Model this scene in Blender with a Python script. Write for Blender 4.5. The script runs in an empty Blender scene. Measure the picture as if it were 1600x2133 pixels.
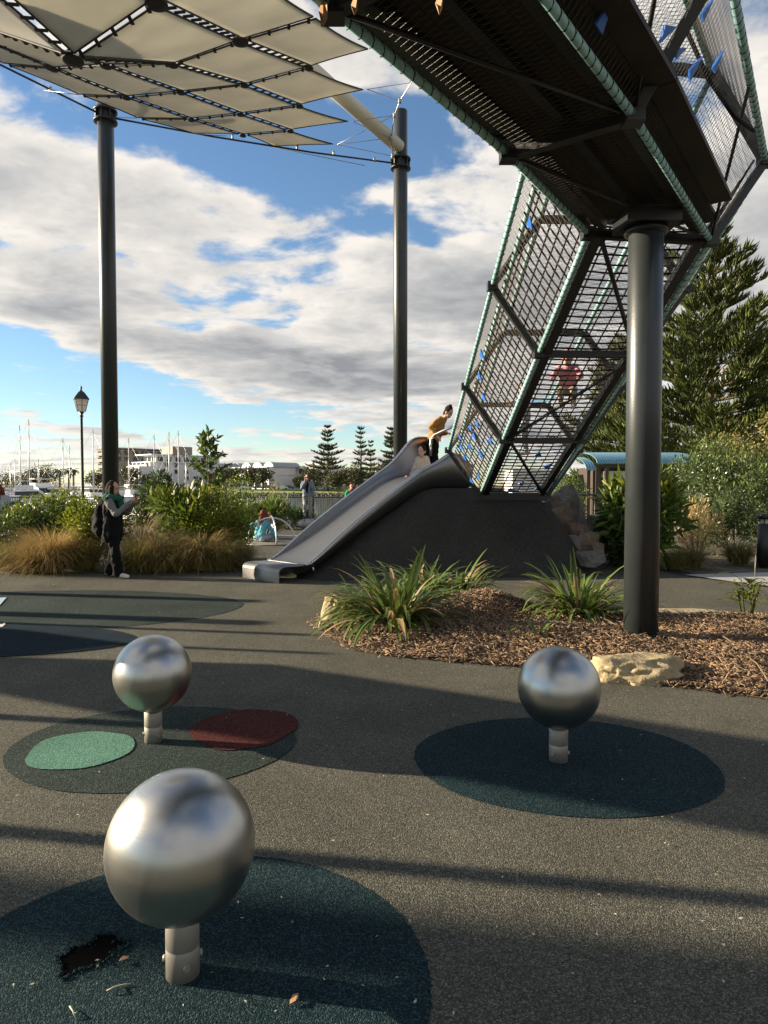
import bpy, math, random
import numpy as np
from mathutils import Vector, Matrix

scene = bpy.context.scene
R = math.radians
# ------------------------------------------------------------------ camera
EYE = 1.57; F = 1479.0; PITCH = R(2.11)
cam_d = bpy.data.cameras.new('camera'); cam = bpy.data.objects.new('camera', cam_d)
scene.collection.objects.link(cam); scene.camera = cam
cam.location = (0, 0, EYE); cam.rotation_euler = (math.pi/2 - PITCH, 0, 0)
cam_d.sensor_fit = 'VERTICAL'; cam_d.sensor_height = 36.0; cam_d.lens = 36.0*F/2133.0
cam_d.clip_start = 0.05; cam_d.clip_end = 6000
# ------------------------------------------------------------------ light
SUN_EL = R(15.5); SUN_AZ = R(10)      # sun stands to the left, slightly ahead of the viewer
sdir = Vector((-math.cos(SUN_EL)*math.cos(SUN_AZ), math.cos(SUN_EL)*math.sin(SUN_AZ), math.sin(SUN_EL)))
sd = bpy.data.lights.new('sun', 'SUN'); so = bpy.data.objects.new('sun', sd); scene.collection.objects.link(so)
sd.energy = 5.0; sd.angle = R(0.53); sd.color = (1.0, 0.85, 0.63)
so.rotation_euler = (-sdir).to_track_quat('-Z', 'Y').to_euler()
scene.view_settings.view_transform = 'Standard'; scene.view_settings.look = 'None'
scene.view_settings.exposure = 1.5; scene.view_settings.gamma = 1.0
scene.render.engine = 'CYCLES'
scene.cycles.max_bounces = 6; scene.cycles.diffuse_bounces = 2; scene.cycles.glossy_bounces = 3; scene.cycles.transmission_bounces = 3

world = bpy.data.worlds.new('World'); scene.world = world; world.use_nodes = True
def build_world():
    nt = world.node_tree; N = nt.nodes; L = nt.links; N.clear()
    out = N.new('ShaderNodeOutputWorld'); bg = N.new('ShaderNodeBackground'); L.new(bg.outputs[0], out.inputs[0])
    bg.inputs['Strength'].default_value = 0.05
    sky = N.new('ShaderNodeTexSky'); sky.sky_type = 'NISHITA'; sky.sun_disc = False
    sky.sun_elevation = SUN_EL; sky.sun_rotation = math.atan2(sdir.x, sdir.y)
    sky.air_density = 1.0; sky.dust_density = 0.0; sky.ozone_density = 3.0
    def math_(op, a, b=None, c=None, clamp=False):
        n = N.new('ShaderNodeMath'); n.operation = op; n.use_clamp = clamp
        for i, x in enumerate((a, b, c)):
            if x is None: continue
            if isinstance(x, (int, float)): n.inputs[i].default_value = x
            else: L.new(x, n.inputs[i])
        return n.outputs[0]
    def mapr(x, a, b, c=0.0, d=1.0, smooth=True):
        n = N.new('ShaderNodeMapRange'); n.interpolation_type = 'SMOOTHSTEP' if smooth else 'LINEAR'
        L.new(x, n.inputs[0]); n.inputs[1].default_value = a; n.inputs[2].default_value = b
        n.inputs[3].default_value = c; n.inputs[4].default_value = d
        return n.outputs[0]
    tc = N.new('ShaderNodeTexCoord'); sp = N.new('ShaderNodeSeparateXYZ'); L.new(tc.outputs['Generated'], sp.inputs[0])
    X, Y, Z = sp.outputs
    zz = math_('ADD', math_('MAXIMUM', Z, 0.0), 0.10)
    u = math_('DIVIDE', X, zz); v = math_('DIVIDE', Y, zz)
    def cloud(du, dv, sc, detail, seed):
        cb = N.new('ShaderNodeCombineXYZ')
        L.new(math_('ADD', u, du), cb.inputs[0]); L.new(math_('ADD', v, dv), cb.inputs[1]); cb.inputs[2].default_value = seed
        n = N.new('ShaderNodeTexNoise'); n.inputs['Scale'].default_value = sc; n.inputs['Detail'].default_value = detail
        n.inputs['Roughness'].default_value = 0.56; n.inputs['Distortion'].default_value = 0.25
        L.new(cb.outputs[0], n.inputs['Vector']); return n.outputs[0]
    SEED = 3.7
    big = cloud(0, 0, 0.42, 3, SEED + 9)
    def dens(du, dv):
        return math_('ADD', math_('MULTIPLY', cloud(du, dv, 1.15, 10, SEED), 0.55), math_('ADD', math_('MULTIPLY', cloud(du, dv, 3.4, 8, SEED+4), 0.42), math_('MULTIPLY', big, 0.13)))
    d0 = dens(0, 0); d1 = dens(-0.12, 0.03)
    # bank of cloud across the middle of the sky with a clear strip beneath it, as the weather lies
    el = math_('DIVIDE', Z, math_('MAXIMUM', math_('SQRT', math_('ADD', math_('MULTIPLY', X, X), math_('MULTIPLY', Y, Y))), 0.001))
    az = math_('DIVIDE', X, math_('MAXIMUM', math_('ABSOLUTE', Y), 0.05))
    edge = math_('SUBTRACT', el, math_('MULTIPLY_ADD', math_('MAXIMUM', math_('MINIMUM', az, 0.6), -1.2), -0.22, 0.085))
    gap = math_('MULTIPLY', mapr(edge, -0.02, 0.035), mapr(el, 0.52, 0.36))
    strip = math_('MULTIPLY', mapr(edge, 0.01, -0.03), mapr(el, 0.045, 0.09))
    dd = math_('ADD', math_('MULTIPLY_ADD', gap, 0.10, d0), math_('MULTIPLY', strip, -0.10))
    # open blue reach above the bank
    hx = math_('DIVIDE', math_('ADD', az, 0.17), 0.34); hy = math_('DIVIDE', math_('SUBTRACT', el, 0.475), 0.075)
    hole = mapr(math_('ADD', math_('MULTIPLY', hx, hx), math_('MULTIPLY', hy, hy)), 1.6, 0.1)
    dd = math_('MULTIPLY_ADD', hole, -0.14, dd)
    mask = math_('MULTIPLY', mapr(dd, 0.515, 0.60), mapr(Z, -0.01, 0.0))
    thick = mapr(dd, 0.56, 0.76)
    lit = mapr(math_('SUBTRACT', d0, d1), -0.12, 0.12)
    shade = math_('MULTIPLY_ADD', thick, -0.75, math_('MULTIPLY_ADD', lit, 0.55, 0.62), clamp=True)
    ramp = N.new('ShaderNodeValToRGB'); L.new(shade, ramp.inputs[0])
    e = ramp.color_ramp.elements
    e[0].position = 0.0; e[0].color = (2.3, 2.38, 2.55, 1)
    e[1].position = 1.0; e[1].color = (6.9, 6.5, 6.0, 1)
    m = ramp.color_ramp.elements.new(0.45); m.color = (4.0, 4.0, 4.0, 1)
    # the clear sky: deepen it a little (polarised late light)
    hs = N.new('ShaderNodeHueSaturation'); L.new(sky.outputs[0], hs.inputs['Color']); hs.inputs['Saturation'].default_value = 1.02; hs.inputs['Value'].default_value = 1.3
    mx = N.new('ShaderNodeMix'); mx.data_type = 'RGBA'
    L.new(mask, mx.inputs['Factor']); L.new(hs.outputs[0], mx.inputs['A']); L.new(ramp.outputs[0], mx.inputs['B'])
    L.new(mx.outputs['Result'], bg.inputs['Color'])
build_world()
# ------------------------------------------------------------------ helpers
COL = scene.collection
CS, SN = math.cos(PITCH), math.sin(PITCH)
def ray(px, py):
    a = (px-800)/F; b = (1066.5-py)/F
    return Vector((a, CS + b*SN, -SN + b*CS))
def at(px, py, Y):
    d = ray(px, py); t = Y/d.y
    return Vector((d.x*t, Y, EYE + d.z*t))
def gp(px, py, z=0.0):
    d = ray(px, py); t = (z-EYE)/d.z
    return Vector((d.x*t, d.y*t, z))
def mesh_np(name, V, Fq, smooth=False, tint=None):
    V = np.asarray(V, dtype=np.float32); me = bpy.data.meshes.new(name)
    Fq = np.asarray(Fq, dtype=np.int32); k = Fq.shape[1]; n = Fq.shape[0]
    me.vertices.add(len(V)); me.vertices.foreach_set('co', V.ravel())
    me.loops.add(n*k); me.loops.foreach_set('vertex_index', Fq.ravel())
    me.polygons.add(n); me.polygons.foreach_set('loop_start', np.arange(0, n*k, k, dtype=np.int32))
    try: me.polygons.foreach_set('loop_total', np.full(n, k, dtype=np.int32))
    except Exception: pass
    if smooth: me.polygons.foreach_set('use_smooth', np.ones(n, dtype=bool))
    me.update(calc_edges=True)
    if tint is not None:
        a = me.attributes.new('tint', 'FLOAT', 'POINT'); a.data.foreach_set('value', np.asarray(tint, dtype=np.float32))
    return me
def link(name, me, mat=None, parent=None):
    o = bpy.data.objects.new(name, me); COL.objects.link(o)
    if mat is not None:
        for m in (mat if isinstance(mat, (list, tuple)) else [mat]):
            me.materials.append(m)
    if parent: o.parent = parent
    return o
def tag(o, label=None, cat=None, group=None, kind=None):
    if label: o['label'] = label
    if cat: o['category'] = cat
    if group: o['group'] = group
    if kind: o['kind'] = kind
    return o
def empty(name, loc=(0, 0, 0), rz=0, label=None, cat=None, group=None):
    o = bpy.data.objects.new(name, None); COL.objects.link(o); o.location = loc; o.rotation_euler = (0, 0, rz)
    o.empty_display_size = 0.1
    return tag(o, label, cat, group)
class MB:
    def __init__(s): s.v = []; s.f = []; s.mi = []; s.cur = 0; s.sm = []
    def add(s, vs, fs, smooth=False):
        b = len(s.v); s.v += [tuple(x) for x in vs]
        for f in fs: s.f.append(tuple(i+b for i in f)); s.mi.append(s.cur); s.sm.append(smooth)
        return s
    def box(s, c, d, rz=0, M=None):
        hx, hy, hz = d[0]/2, d[1]/2, d[2]/2; cc, sn = math.cos(rz), math.sin(rz); vs = []
        for z in (-hz, hz):
            for x, y in ((-hx, -hy), (hx, -hy), (hx, hy), (-hx, hy)):
                p = Vector((x*cc-y*sn, x*sn+y*cc, z))
                if M: p = M @ p
                vs.append((c[0]+p[0], c[1]+p[1], c[2]+p[2]))
        return s.add(vs, [(3, 2, 1, 0), (4, 5, 6, 7), (0, 1, 5, 4), (1, 2, 6, 5), (2, 3, 7, 6), (3, 0, 4, 7)])
    def bar(s, a, b, w, h=None, up=(0, 0, 1)):     # rectangular member from a to b
        a, b = Vector(a), Vector(b); d = (b-a); h = h or w
        if d.length < 1e-6: return s
        d.normalize(); up = Vector(up)
        if abs(d.dot(up)) > 0.98: up = Vector((1, 0, 0))
        x = d.cross(up).normalized(); y = x.cross(d).normalized(); vs = []
        for p in (a, b):
            for sx, sy in ((-1, -1), (1, -1), (1, 1), (-1, 1)): vs.append(p + x*(sx*w/2) + y*(sy*h/2))
        return s.add(vs, [(3, 2, 1, 0), (4, 5, 6, 7), (0, 1, 5, 4), (1, 2, 6, 5), (2, 3, 7, 6), (3, 0, 4, 7)])
    def tube(s, pts, r, n=8, caps=True, smooth=True):
        pts = [Vector(p) for p in pts]; k = len(pts); rs = r if isinstance(r, (list, tuple)) else [r]*k
        t0 = (pts[1]-pts[0]).normalized(); ref = Vector((0, 0, 1)) if abs(t0.z) < 0.9 else Vector((1, 0, 0))
        x = t0.cross(ref).normalized(); vs = []; fs = []
        for i in range(k):
            t = ((pts[min(i+1, k-1)]-pts[i]).normalized() + (pts[i]-pts[max(i-1, 0)]).normalized())
            t = t.normalized() if t.length > 1e-6 else t0
            x = (x - t*x.dot(t)); x = x.normalized() if x.length > 1e-6 else t.orthogonal().normalized()
            y = t.cross(x)
            for j in range(n):
                a = 2*math.pi*j/n; vs.append(pts[i] + x*(math.cos(a)*rs[i]) + y*(math.sin(a)*rs[i]))
        for i in range(k-1):
            for j in range(n):
                q = (j+1) % n; fs.append((i*n+j, i*n+q, (i+1)*n+q, (i+1)*n+j))
        s.add(vs, fs, smooth)
        if caps:
            b = len(s.v)-len(vs)
            for idx in (list(range(n))[::-1], [(k-1)*n+j for j in range(n)]):
                s.f.append(tuple(b+i for i in idx)); s.mi.append(s.cur); s.sm.append(False)
        return s
    def lathe(s, prof, n=24, c=(0, 0, 0), smooth=True, sx=1, sy=1):
        vs = []; fs = []; k = len(prof)
        for r, z in prof:
            for j in range(n):
                a = 2*math.pi*j/n; vs.append((c[0]+r*math.cos(a)*sx, c[1]+r*math.sin(a)*sy, c[2]+z))
        for i in range(k-1):
            for j in range(n):
                q = (j+1) % n; fs.append((i*n+j, i*n+q, (i+1)*n+q, (i+1)*n+j))
        s.add(vs, fs, smooth); b = len(s.v)-len(vs)
        if prof[0][0] > 1e-4: s.f.append(tuple(b+j for j in range(n))[::-1]); s.mi.append(s.cur); s.sm.append(False)
        if prof[-1][0] > 1e-4: s.f.append(tuple(b+(k-1)*n+j for j in range(n))); s.mi.append(s.cur); s.sm.append(False)
        return s
    def prism(s, poly, z0, z1):                      # vertical prism over a plan polygon
        n = len(poly); vs = [(x, y, z0) for x, y in poly] + [(x, y, z1) for x, y in poly]
        fs = [tuple(range(n))[::-1], tuple(range(n, 2*n))] + [(i, (i+1) % n, n+(i+1) % n, n+i) for i in range(n)]
        return s.add(vs, fs)
    def caps_(s, p0, r0, p1, r1, n=10, k=4):         # closed tapered capsule
        p0, p1 = Vector(p0), Vector(p1); d = p1-p0; t = d.normalized() if d.length > 1e-6 else Vector((0, 0, 1))
        x = t.orthogonal().normalized(); y = t.cross(x); rows = []
        for i in range(1, k+1): a = math.pi/2*i/k; rows.append((p0 - t*(r0*math.cos(a)), r0*math.sin(a)))
        for i in range(0, k): a = math.pi/2*(1-i/k); rows.append((p1 + t*(r1*math.cos(a)), r1*math.sin(a)))
        vs = [p0-t*r0]; 
        for c, r in rows:
            for j in range(n): a = 2*math.pi*j/n; vs.append(c + x*(math.cos(a)*r) + y*(math.sin(a)*r))
        vs.append(p1+t*r1); fs = []; m = len(rows)
        for j in range(n): fs.append((0, 1+(j+1) % n, 1+j))
        for i in range(m-1):
            for j in range(n): q = (j+1) % n; fs.append((1+i*n+j, 1+i*n+q, 1+(i+1)*n+q, 1+(i+1)*n+j))
        for j in range(n): fs.append((1+m*n, 1+(m-1)*n+j, 1+(m-1)*n+(j+1) % n))
        return s.add(vs, fs, True)
    def ell(s, c, r, n=14, k=9, M=None):
        vs = []; fs = []; c = Vector(c)
        pts = [Vector((0, 0, -r[2]))]
        for i in range(1, k):
            a = math.pi*i/k
            for j in range(n):
                b = 2*math.pi*j/n; pts.append(Vector((r[0]*math.sin(a)*math.cos(b), r[1]*math.sin(a)*math.sin(b), -r[2]*math.cos(a))))
        pts.append(Vector((0, 0, r[2])))
        for p in pts: vs.append(c + (M @ p if M else p))
        for j in range(n): fs.append((0, 1+(j+1) % n, 1+j))
        for i in range(k-2):
            for j in range(n): q = (j+1) % n; fs.append((1+i*n+j, 1+i*n+q, 1+(i+1)*n+q, 1+(i+1)*n+j))
        for j in range(n): fs.append((len(pts)-1, 1+(k-2)*n+j, 1+(k-2)*n+(j+1) % n))
        return s.add(vs, fs, True)
    def mesh(s, name):
        me = bpy.data.meshes.new(name); me.from_pydata(s.v, [], s.f)
        me.polygons.foreach_set('material_index', s.mi); me.polygons.foreach_set('use_smooth', s.sm); me.update(); return me
    def build(s, name, mat=None, parent=None): return link(name, s.mesh(name), mat, parent)
def copy_tree(o, parent=None):
    c = o.copy(); COL.objects.link(c); c.parent = parent
    for ch in list(o.children): copy_tree(ch, c)
    return c
# ------------------------------------------------------------------ materials
def mat(name, col, rough=0.6, metal=0.0, var=0.0, vscale=8.0, bump=0.0, bscale=40.0, tint=0.0, spec=0.5, trans=0.0, col2=None, coat=0.0, detail=4, wave=None):
    m = bpy.data.materials.new(name); m.use_nodes = True; nt = m.node_tree; N = nt.nodes; L = nt.links
    b = N['Principled BSDF']; b.inputs['Roughness'].default_value = rough; b.inputs['Metallic'].default_value = metal
    b.inputs['Specular IOR Level'].default_value = spec; b.inputs['Coat Weight'].default_value = coat
    c4 = (*col, 1); b.inputs['Base Color'].default_value = c4; colsock = None
    tc = N.new('ShaderNodeTexCoord')
    if var > 0 or col2:
        n = N.new('ShaderNodeTexNoise'); n.inputs['Scale'].default_value = vscale; n.inputs['Detail'].default_value = detail
        L.new(tc.outputs['Object'], n.inputs['Vector'])
        r = N.new('ShaderNodeValToRGB'); L.new(n.outputs[0], r.inputs[0])
        r.color_ramp.elements[0].position = 0.3; r.color_ramp.elements[1].position = 0.7
        if col2: r.color_ramp.elements[0].color = c4; r.color_ramp.elements[1].color = (*col2, 1)
        else:
            r.color_ramp.elements[0].color = (*[x*(1-var) for x in col], 1); r.color_ramp.elements[1].color = (*[min(1, x*(1+var)) for x in col], 1)
        colsock = r.outputs[0]
    if tint > 0:
        a = N.new('ShaderNodeAttribute'); a.attribute_name = 'tint'
        r2 = N.new('ShaderNodeMapRange'); L.new(a.outputs['Fac'], r2.inputs[0]); r2.inputs[3].default_value = 1-tint; r2.inputs[4].default_value = 1+tint
        mx = N.new('ShaderNodeMix'); mx.data_type = 'RGBA'; mx.blend_type = 'MULTIPLY'; mx.inputs['Factor'].default_value = 1
        if colsock: L.new(colsock, mx.inputs['A'])
        else: mx.inputs['A'].default_value = c4
        L.new(r2.outputs[0], mx.inputs['B']); colsock = mx.outputs['Result']
    if colsock: L.new(colsock, b.inputs['Base Color'])
    if bump > 0:
        n2 = N.new('ShaderNodeTexNoise'); n2.inputs['Scale'].default_value = bscale; n2.inputs['Detail'].default_value = 5
        L.new(tc.outputs['Object'], n2.inputs['Vector'])
        bp = N.new('ShaderNodeBump'); bp.inputs['Strength'].default_value = bump; bp.inputs['Distance'].default_value = 0.02
        L.new(n2.outputs[0], bp.inputs['Height']); L.new(bp.outputs[0], b.inputs['Normal'])
    if trans > 0:
        t = N.new('ShaderNodeBsdfTranslucent')
        if colsock: L.new(colsock, t.inputs[0])
        else: t.inputs[0].default_value = c4
        ms = N.new('ShaderNodeMixShader'); ms.inputs[0].default_value = trans
        L.new(b.outputs[0], ms.inputs[1]); L.new(t.outputs[0], ms.inputs[2]); L.new(ms.outputs[0], N['Material Output'].inputs[0])
    return m
def rubber(name, c1, c2, speck, rough=0.9):
    m = bpy.data.materials.new(name); m.use_nodes = True; nt = m.node_tree; N = nt.nodes; L = nt.links; b = N['Principled BSDF']
    tc = N.new('ShaderNodeTexCoord')
    vo = N.new('ShaderNodeTexVoronoi'); vo.inputs['Scale'].default_value = 210; L.new(tc.outputs['Object'], vo.inputs['Vector'])
    sp = N.new('ShaderNodeSeparateColor'); L.new(vo.outputs['Color'], sp.inputs[0])
    r = N.new('ShaderNodeValToRGB'); L.new(sp.outputs[0], r.inputs[0]); e = r.color_ramp.elements
    e[0].position = 0.0; e[0].color = (*c1, 1); e[1].position = 0.75; e[1].color = (*c2, 1)
    k = e.new(0.9); k.color = (*speck, 1)
    n = N.new('ShaderNodeTexNoise'); n.inputs['Scale'].default_value = 0.9; n.inputs['Detail'].default_value = 9; n.inputs['Roughness'].default_value = 0.62; L.new(tc.outputs['Object'], n.inputs['Vector'])
    mr = N.new('ShaderNodeMapRange'); L.new(n.outputs[0], mr.inputs[0]); mr.inputs[1].default_value = 0.3; mr.inputs[2].default_value = 0.7; mr.inputs[3].default_value = 0.78; mr.inputs[4].default_value = 1.22
    mx = N.new('ShaderNodeMix'); mx.data_type = 'RGBA'; mx.blend_type = 'MULTIPLY'; mx.inputs['Factor'].default_value = 1
    L.new(r.outputs[0], mx.inputs['A']); L.new(mr.outputs[0], mx.inputs['B']); L.new(mx.outputs['Result'], b.inputs['Base Color'])
    b.inputs['Roughness'].default_value = rough; b.inputs['Specular IOR Level'].default_value = 0.06
    bp = N.new('ShaderNodeBump'); bp.inputs['Strength'].default_value = 0.9; bp.inputs['Distance'].default_value = 0.004
    L.new(vo.outputs['Distance'], bp.inputs['Height']); bp.invert = True; L.new(bp.outputs[0], b.inputs['Normal'])
    return m
M = {}
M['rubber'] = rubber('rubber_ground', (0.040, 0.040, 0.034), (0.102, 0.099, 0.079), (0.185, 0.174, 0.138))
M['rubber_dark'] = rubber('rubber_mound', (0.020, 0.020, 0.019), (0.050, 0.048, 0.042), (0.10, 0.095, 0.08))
M['disc_green'] = rubber('rubber_green', (0.012, 0.017, 0.016), (0.033, 0.045, 0.040), (0.075, 0.095, 0.085))
M['disc_teal'] = rubber('rubber_teal', (0.005, 0.013, 0.017), (0.015, 0.034, 0.039), (0.042, 0.07, 0.074))
M['disc_navy'] = rubber('rubber_navy', (0.003, 0.008, 0.013), (0.009, 0.020, 0.030), (0.026, 0.042, 0.056))
M['mint'] = rubber('rubber_mint', (0.045, 0.11, 0.08), (0.085, 0.19, 0.14), (0.15, 0.28, 0.215))
M['red'] = rubber('rubber_red', (0.033, 0.008, 0.007), (0.075, 0.020, 0.018), (0.13, 0.05, 0.04))
M['pit'] = mat('torn_base', (0.004, 0.004, 0.004), 0.95, spec=0.0)
def steel(name, rough, col=(0.62, 0.60, 0.56), vs=(3, 3, 160)):
    m = bpy.data.materials.new(name); m.use_nodes = True; nt = m.node_tree; N = nt.nodes; L = nt.links; b = N['Principled BSDF']
    b.inputs['Base Color'].default_value = (*col, 1); b.inputs['Metallic'].default_value = 1
    tc = N.new('ShaderNodeTexCoord'); mp = N.new('ShaderNodeMapping'); mp.inputs['Scale'].default_value = vs
    L.new(tc.outputs['Object'], mp.inputs[0]); n = N.new('ShaderNodeTexNoise'); n.inputs['Scale'].default_value = 2; n.inputs['Detail'].default_value = 6
    L.new(mp.outputs[0], n.inputs['Vector'])
    mr = N.new('ShaderNodeMapRange'); L.new(n.outputs[0], mr.inputs[0]); mr.inputs[3].default_value = rough*0.85; mr.inputs[4].default_value = rough*1.15
    L.new(mr.outputs[0], b.inputs['Roughness'])
    bp = N.new('ShaderNodeBump'); bp.inputs['Strength'].default_value = 0.02; bp.inputs['Distance'].default_value = 0.002
    L.new(n.outputs[0], bp.inputs['Height']); L.new(bp.outputs[0], b.inputs['Normal'])
    return m
M['ball'] = steel('brushed_steel_ball', 0.33, (0.47, 0.46, 0.43))
M['slide'] = steel('slide_steel', 0.42, (0.27, 0.268, 0.265), (3, 3, 60))
M['steel'] = mat('dull_galvanised', (0.30, 0.275, 0.235), 0.5, metal=0.45, var=.12, vscale=14)
M['chrome'] = steel('polished_rail', 0.22, (0.7, 0.69, 0.68))
M['col'] = mat('charcoal_paint', (0.024, 0.029, 0.030), 0.36, var=0.1, vscale=5, bump=0.05, bscale=60, coat=0.1)
M['black'] = mat('black_paint', (0.012, 0.012, 0.013), 0.45)
M['cream'] = mat('cream_paint', (0.62, 0.58, 0.48), 0.4)
M['tealrod'] = mat('pale_teal_paint', (0.27, 0.48, 0.47), 0.5, var=0.2, vscale=25)
M['rope'] = mat('black_rope', (0.010, 0.009, 0.009), 0.8, spec=.2)
M['wire'] = mat('tan_wire_net', (0.26, 0.22, 0.17), 0.5, metal=0.3)
M['cable'] = mat('steel_cable', (0.35, 0.34, 0.32), 0.4, metal=0.8)
M['blue'] = mat('blue_plate', (0.03, 0.15, 0.55), 0.45)
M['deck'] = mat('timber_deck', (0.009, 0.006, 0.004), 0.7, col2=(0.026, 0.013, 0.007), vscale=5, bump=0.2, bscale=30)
M['sail'] = mat('sail_fabric', (0.72, 0.695, 0.625), 0.85, var=0.06, vscale=1.5, bump=0.04, bscale=120, trans=0.42)
M['web'] = mat('sail_webbing', (0.02, 0.018, 0.016), 0.7)
M['mulch'] = mat('mulch_bed', (0.055, 0.030, 0.018), 0.95, col2=(0.13, 0.075, 0.042), vscale=60, bump=1.0, bscale=70)
M['chip'] = mat('wood_chip', (0.20, 0.128, 0.072), 0.85, tint=0.85)
M['sandstone'] = mat('sandstone', (0.27, 0.205, 0.105), 0.9, col2=(0.38, 0.31, 0.19), vscale=9, bump=0.9, bscale=18)
M['redrock'] = mat('brown_rock', (0.10, 0.06, 0.04), 0.9, col2=(0.22, 0.17, 0.12), vscale=6, bump=1.0, bscale=14)
M['greyrock'] = mat('grey_rock', (0.075, 0.068, 0.06), 0.9, col2=(0.17, 0.15, 0.125), vscale=6, bump=0.9, bscale=14)
M['bark'] = mat('bark', (0.16, 0.12, 0.085), 0.9, var=0.4, vscale=12, bump=0.8, bscale=30)
M['grassfar'] = mat('lawn', (0.14, 0.22, 0.04), 0.95, col2=(0.26, 0.33, 0.07), vscale=0.15)
M['water'] = mat('water', (0.10, 0.12, 0.13), 0.12, bump=0.35, bscale=1.6, spec=0.5)
M['concrete'] = mat('pale_concrete', (0.34, 0.33, 0.31), 0.85, var=0.12, vscale=3, bump=0.15)
M['white'] = mat('white_paint', (0.76, 0.74, 0.70), 0.5, var=0.04, vscale=0.5)
M['wgel'] = mat('white_gelcoat', (0.80, 0.79, 0.76), 0.25)
M['glass'] = mat('dark_glass', (0.03, 0.035, 0.04), 0.12)
def foliage(name, c1, c2, trans=0.3, tint=0.45, rough=0.5):
    return mat(name, c1, rough, col2=c2, vscale=2.2, tint=tint, trans=trans, spec=0.4)
M['leaf_dark'] = foliage('leaves_dark', (0.040, 0.068, 0.018), (0.070, 0.105, 0.026))
M['leaf_yel'] = foliage('leaves_yellowgreen', (0.12, 0.165, 0.014), (0.24, 0.26, 0.022))
M['leaf_mid'] = foliage('leaves_mid', (0.072, 0.12, 0.02), (0.125, 0.17, 0.03))
M['leaf_grey'] = foliage('leaves_greygreen', (0.070, 0.10, 0.040), (0.115, 0.15, 0.055), rough=0.32)
M['strap'] = foliage('strap_leaves', (0.065, 0.11, 0.02), (0.13, 0.165, 0.04), trans=0.25, rough=0.35)
M['pine'] = foliage('pine_foliage', (0.05, 0.075, 0.018), (0.112, 0.128, 0.026), trans=0.15)
M['pinefar'] = foliage('far_pine_foliage', (0.05, 0.065, 0.024), (0.085, 0.095, 0.034), trans=0.1)
M['tan'] = foliage('dry_grass', (0.40, 0.27, 0.10), (0.56, 0.41, 0.18), trans=0.3)
M['olive'] = foliage('olive_grass', (0.16, 0.155, 0.042), (0.30, 0.25, 0.085), trans=0.3)
M['farleaf'] = foliage('far_leaves', (0.055, 0.065, 0.022), (0.10, 0.10, 0.038), trans=0.1)
# ------------------------------------------------------------------ ground, water, far land
def sheet(name, poly, z, m, kind='structure', parent=None):
    me = bpy.data.meshes.new(name); me.from_pydata([(x, y, z) for x, y in poly], [], [tuple(range(len(poly)))]); me.update()
    o = link(name, me, m, parent)
    if kind: o['kind'] = kind
    return o
M['soil'] = mat('garden_soil', (0.06, 0.045, 0.03), 0.95, col2=(0.13, 0.10, 0.06), vscale=3, bump=0.8, bscale=25)
shore = [(-2600, -90), (2600, -90), (2600, 2600), (-2600, 2600), (-2600, 268), (-60, 262), (20, 256), (60, 252), (26, 110), (12, 46), (9, 31.5), (-2600, 31.5)]
g = MB(); n_ = len(shore)
g.add([(x, y, -0.02) for x, y in shore], [tuple(range(n_))])
g.add([(x, y, -0.021) for x, y in shore] + [(x, y, -2.2) for x, y in shore], [(i, i+n_, (i+1) % n_+n_, (i+1) % n_) for i in range(3, n_)])
go = g.build('ground', M['soil']); go['kind'] = 'structure'
sheet('water', [(-3000, 25), (200, 25), (200, 400), (-3000, 400)], -1.9, M['water'])
lw_ = MB(); lw_.add([(-60, 250, -.95), (20, 238, -.9), (62, 231, -.9), (62, 255, .3), (20, 258, .33), (-60, 264, .33), (-62, 250, -2), (20, 236.8, -2), (63, 229.5, -2)], [(0, 1, 4, 5), (1, 2, 3, 4), (6, 7, 1, 0), (7, 8, 2, 1)]); lw_.build('far_lawn', M['grassfar'])['kind'] = 'structure'
sheet('car_park', [(-170, 263.5), (-60, 263.4), (20, 257.6), (62, 254.6), (160, 254.6), (160, 300), (-200, 300)], 0.33, M['concrete'])
sheet('lawn', [(9.5, 32), (12.5, 46), (26.5, 110), (60, 110), (60, 20), (16, 20)], 0.0, M['grassfar'])
rub = [(-14, -7), (9, -7), (9, 4.2), (6.6, 9.3), (5.2, 12.4), (4.4, 17), (4, 30), (-3.5, 30.2), (-3.6, 20), (-3.0, 14.5), (-2.6, 13.1), (-4.2, 12.75), (-14, 12.9)]
sheet('rubber_surface', rub, 0.0, M['rubber'])
sheet('concrete_path', [(5.3, 12.5), (6.7, 9.45), (7.6, 8.0), (14, 8.6), (14, 12.2), (9, 13.2)], 0.004, M['concrete'])
def blob(cx, cy, rx, ry, n_=56, wob=0.02, seed=1, rot=0.0):
    n = 260; rnd = random.Random(seed); ph = [rnd.uniform(0, 6.28) for _ in range(6)]; pts = []
    for i in range(n):
        a = 2*math.pi*i/n; k = 1 + wob*sum(math.sin((j+2)*a+ph[j])/(j+1) for j in range(6)) + rnd.uniform(-.004, .004)
        x, y = rx*math.cos(a)*k, ry*math.sin(a)*k
        pts.append((cx + x*math.cos(rot)-y*math.sin(rot), cy + x*math.sin(rot)+y*math.cos(rot)))
    return pts
def patch(pts, z, m, label): tag(sheet('rubber_patch', pts, z, m, 'structure'), label)
patch(blob(-4.6, 9.05, 2.75, 1.55, 72, 0.015, 2), 0.004, M['disc_green'], 'dark green rubber disc at the far left before the tussocks')
patch(blob(-4.4, 7.15, 1.85, 0.80, 72, 0.015, 3), 0.008, M['disc_navy'], 'navy rubber disc at the left edge')
patch(blob(-1.40, 4.28, 0.84, 0.72, 72, 0.012, 4), 0.004, M['disc_green'], 'dark green rubber disc carrying the mint and red patches')
patch(blob(1.03, 4.02, 0.86, 0.72, 72, 0.012, 5), 0.004, M['disc_teal'], 'deep teal rubber disc under the right steel ball')
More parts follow.
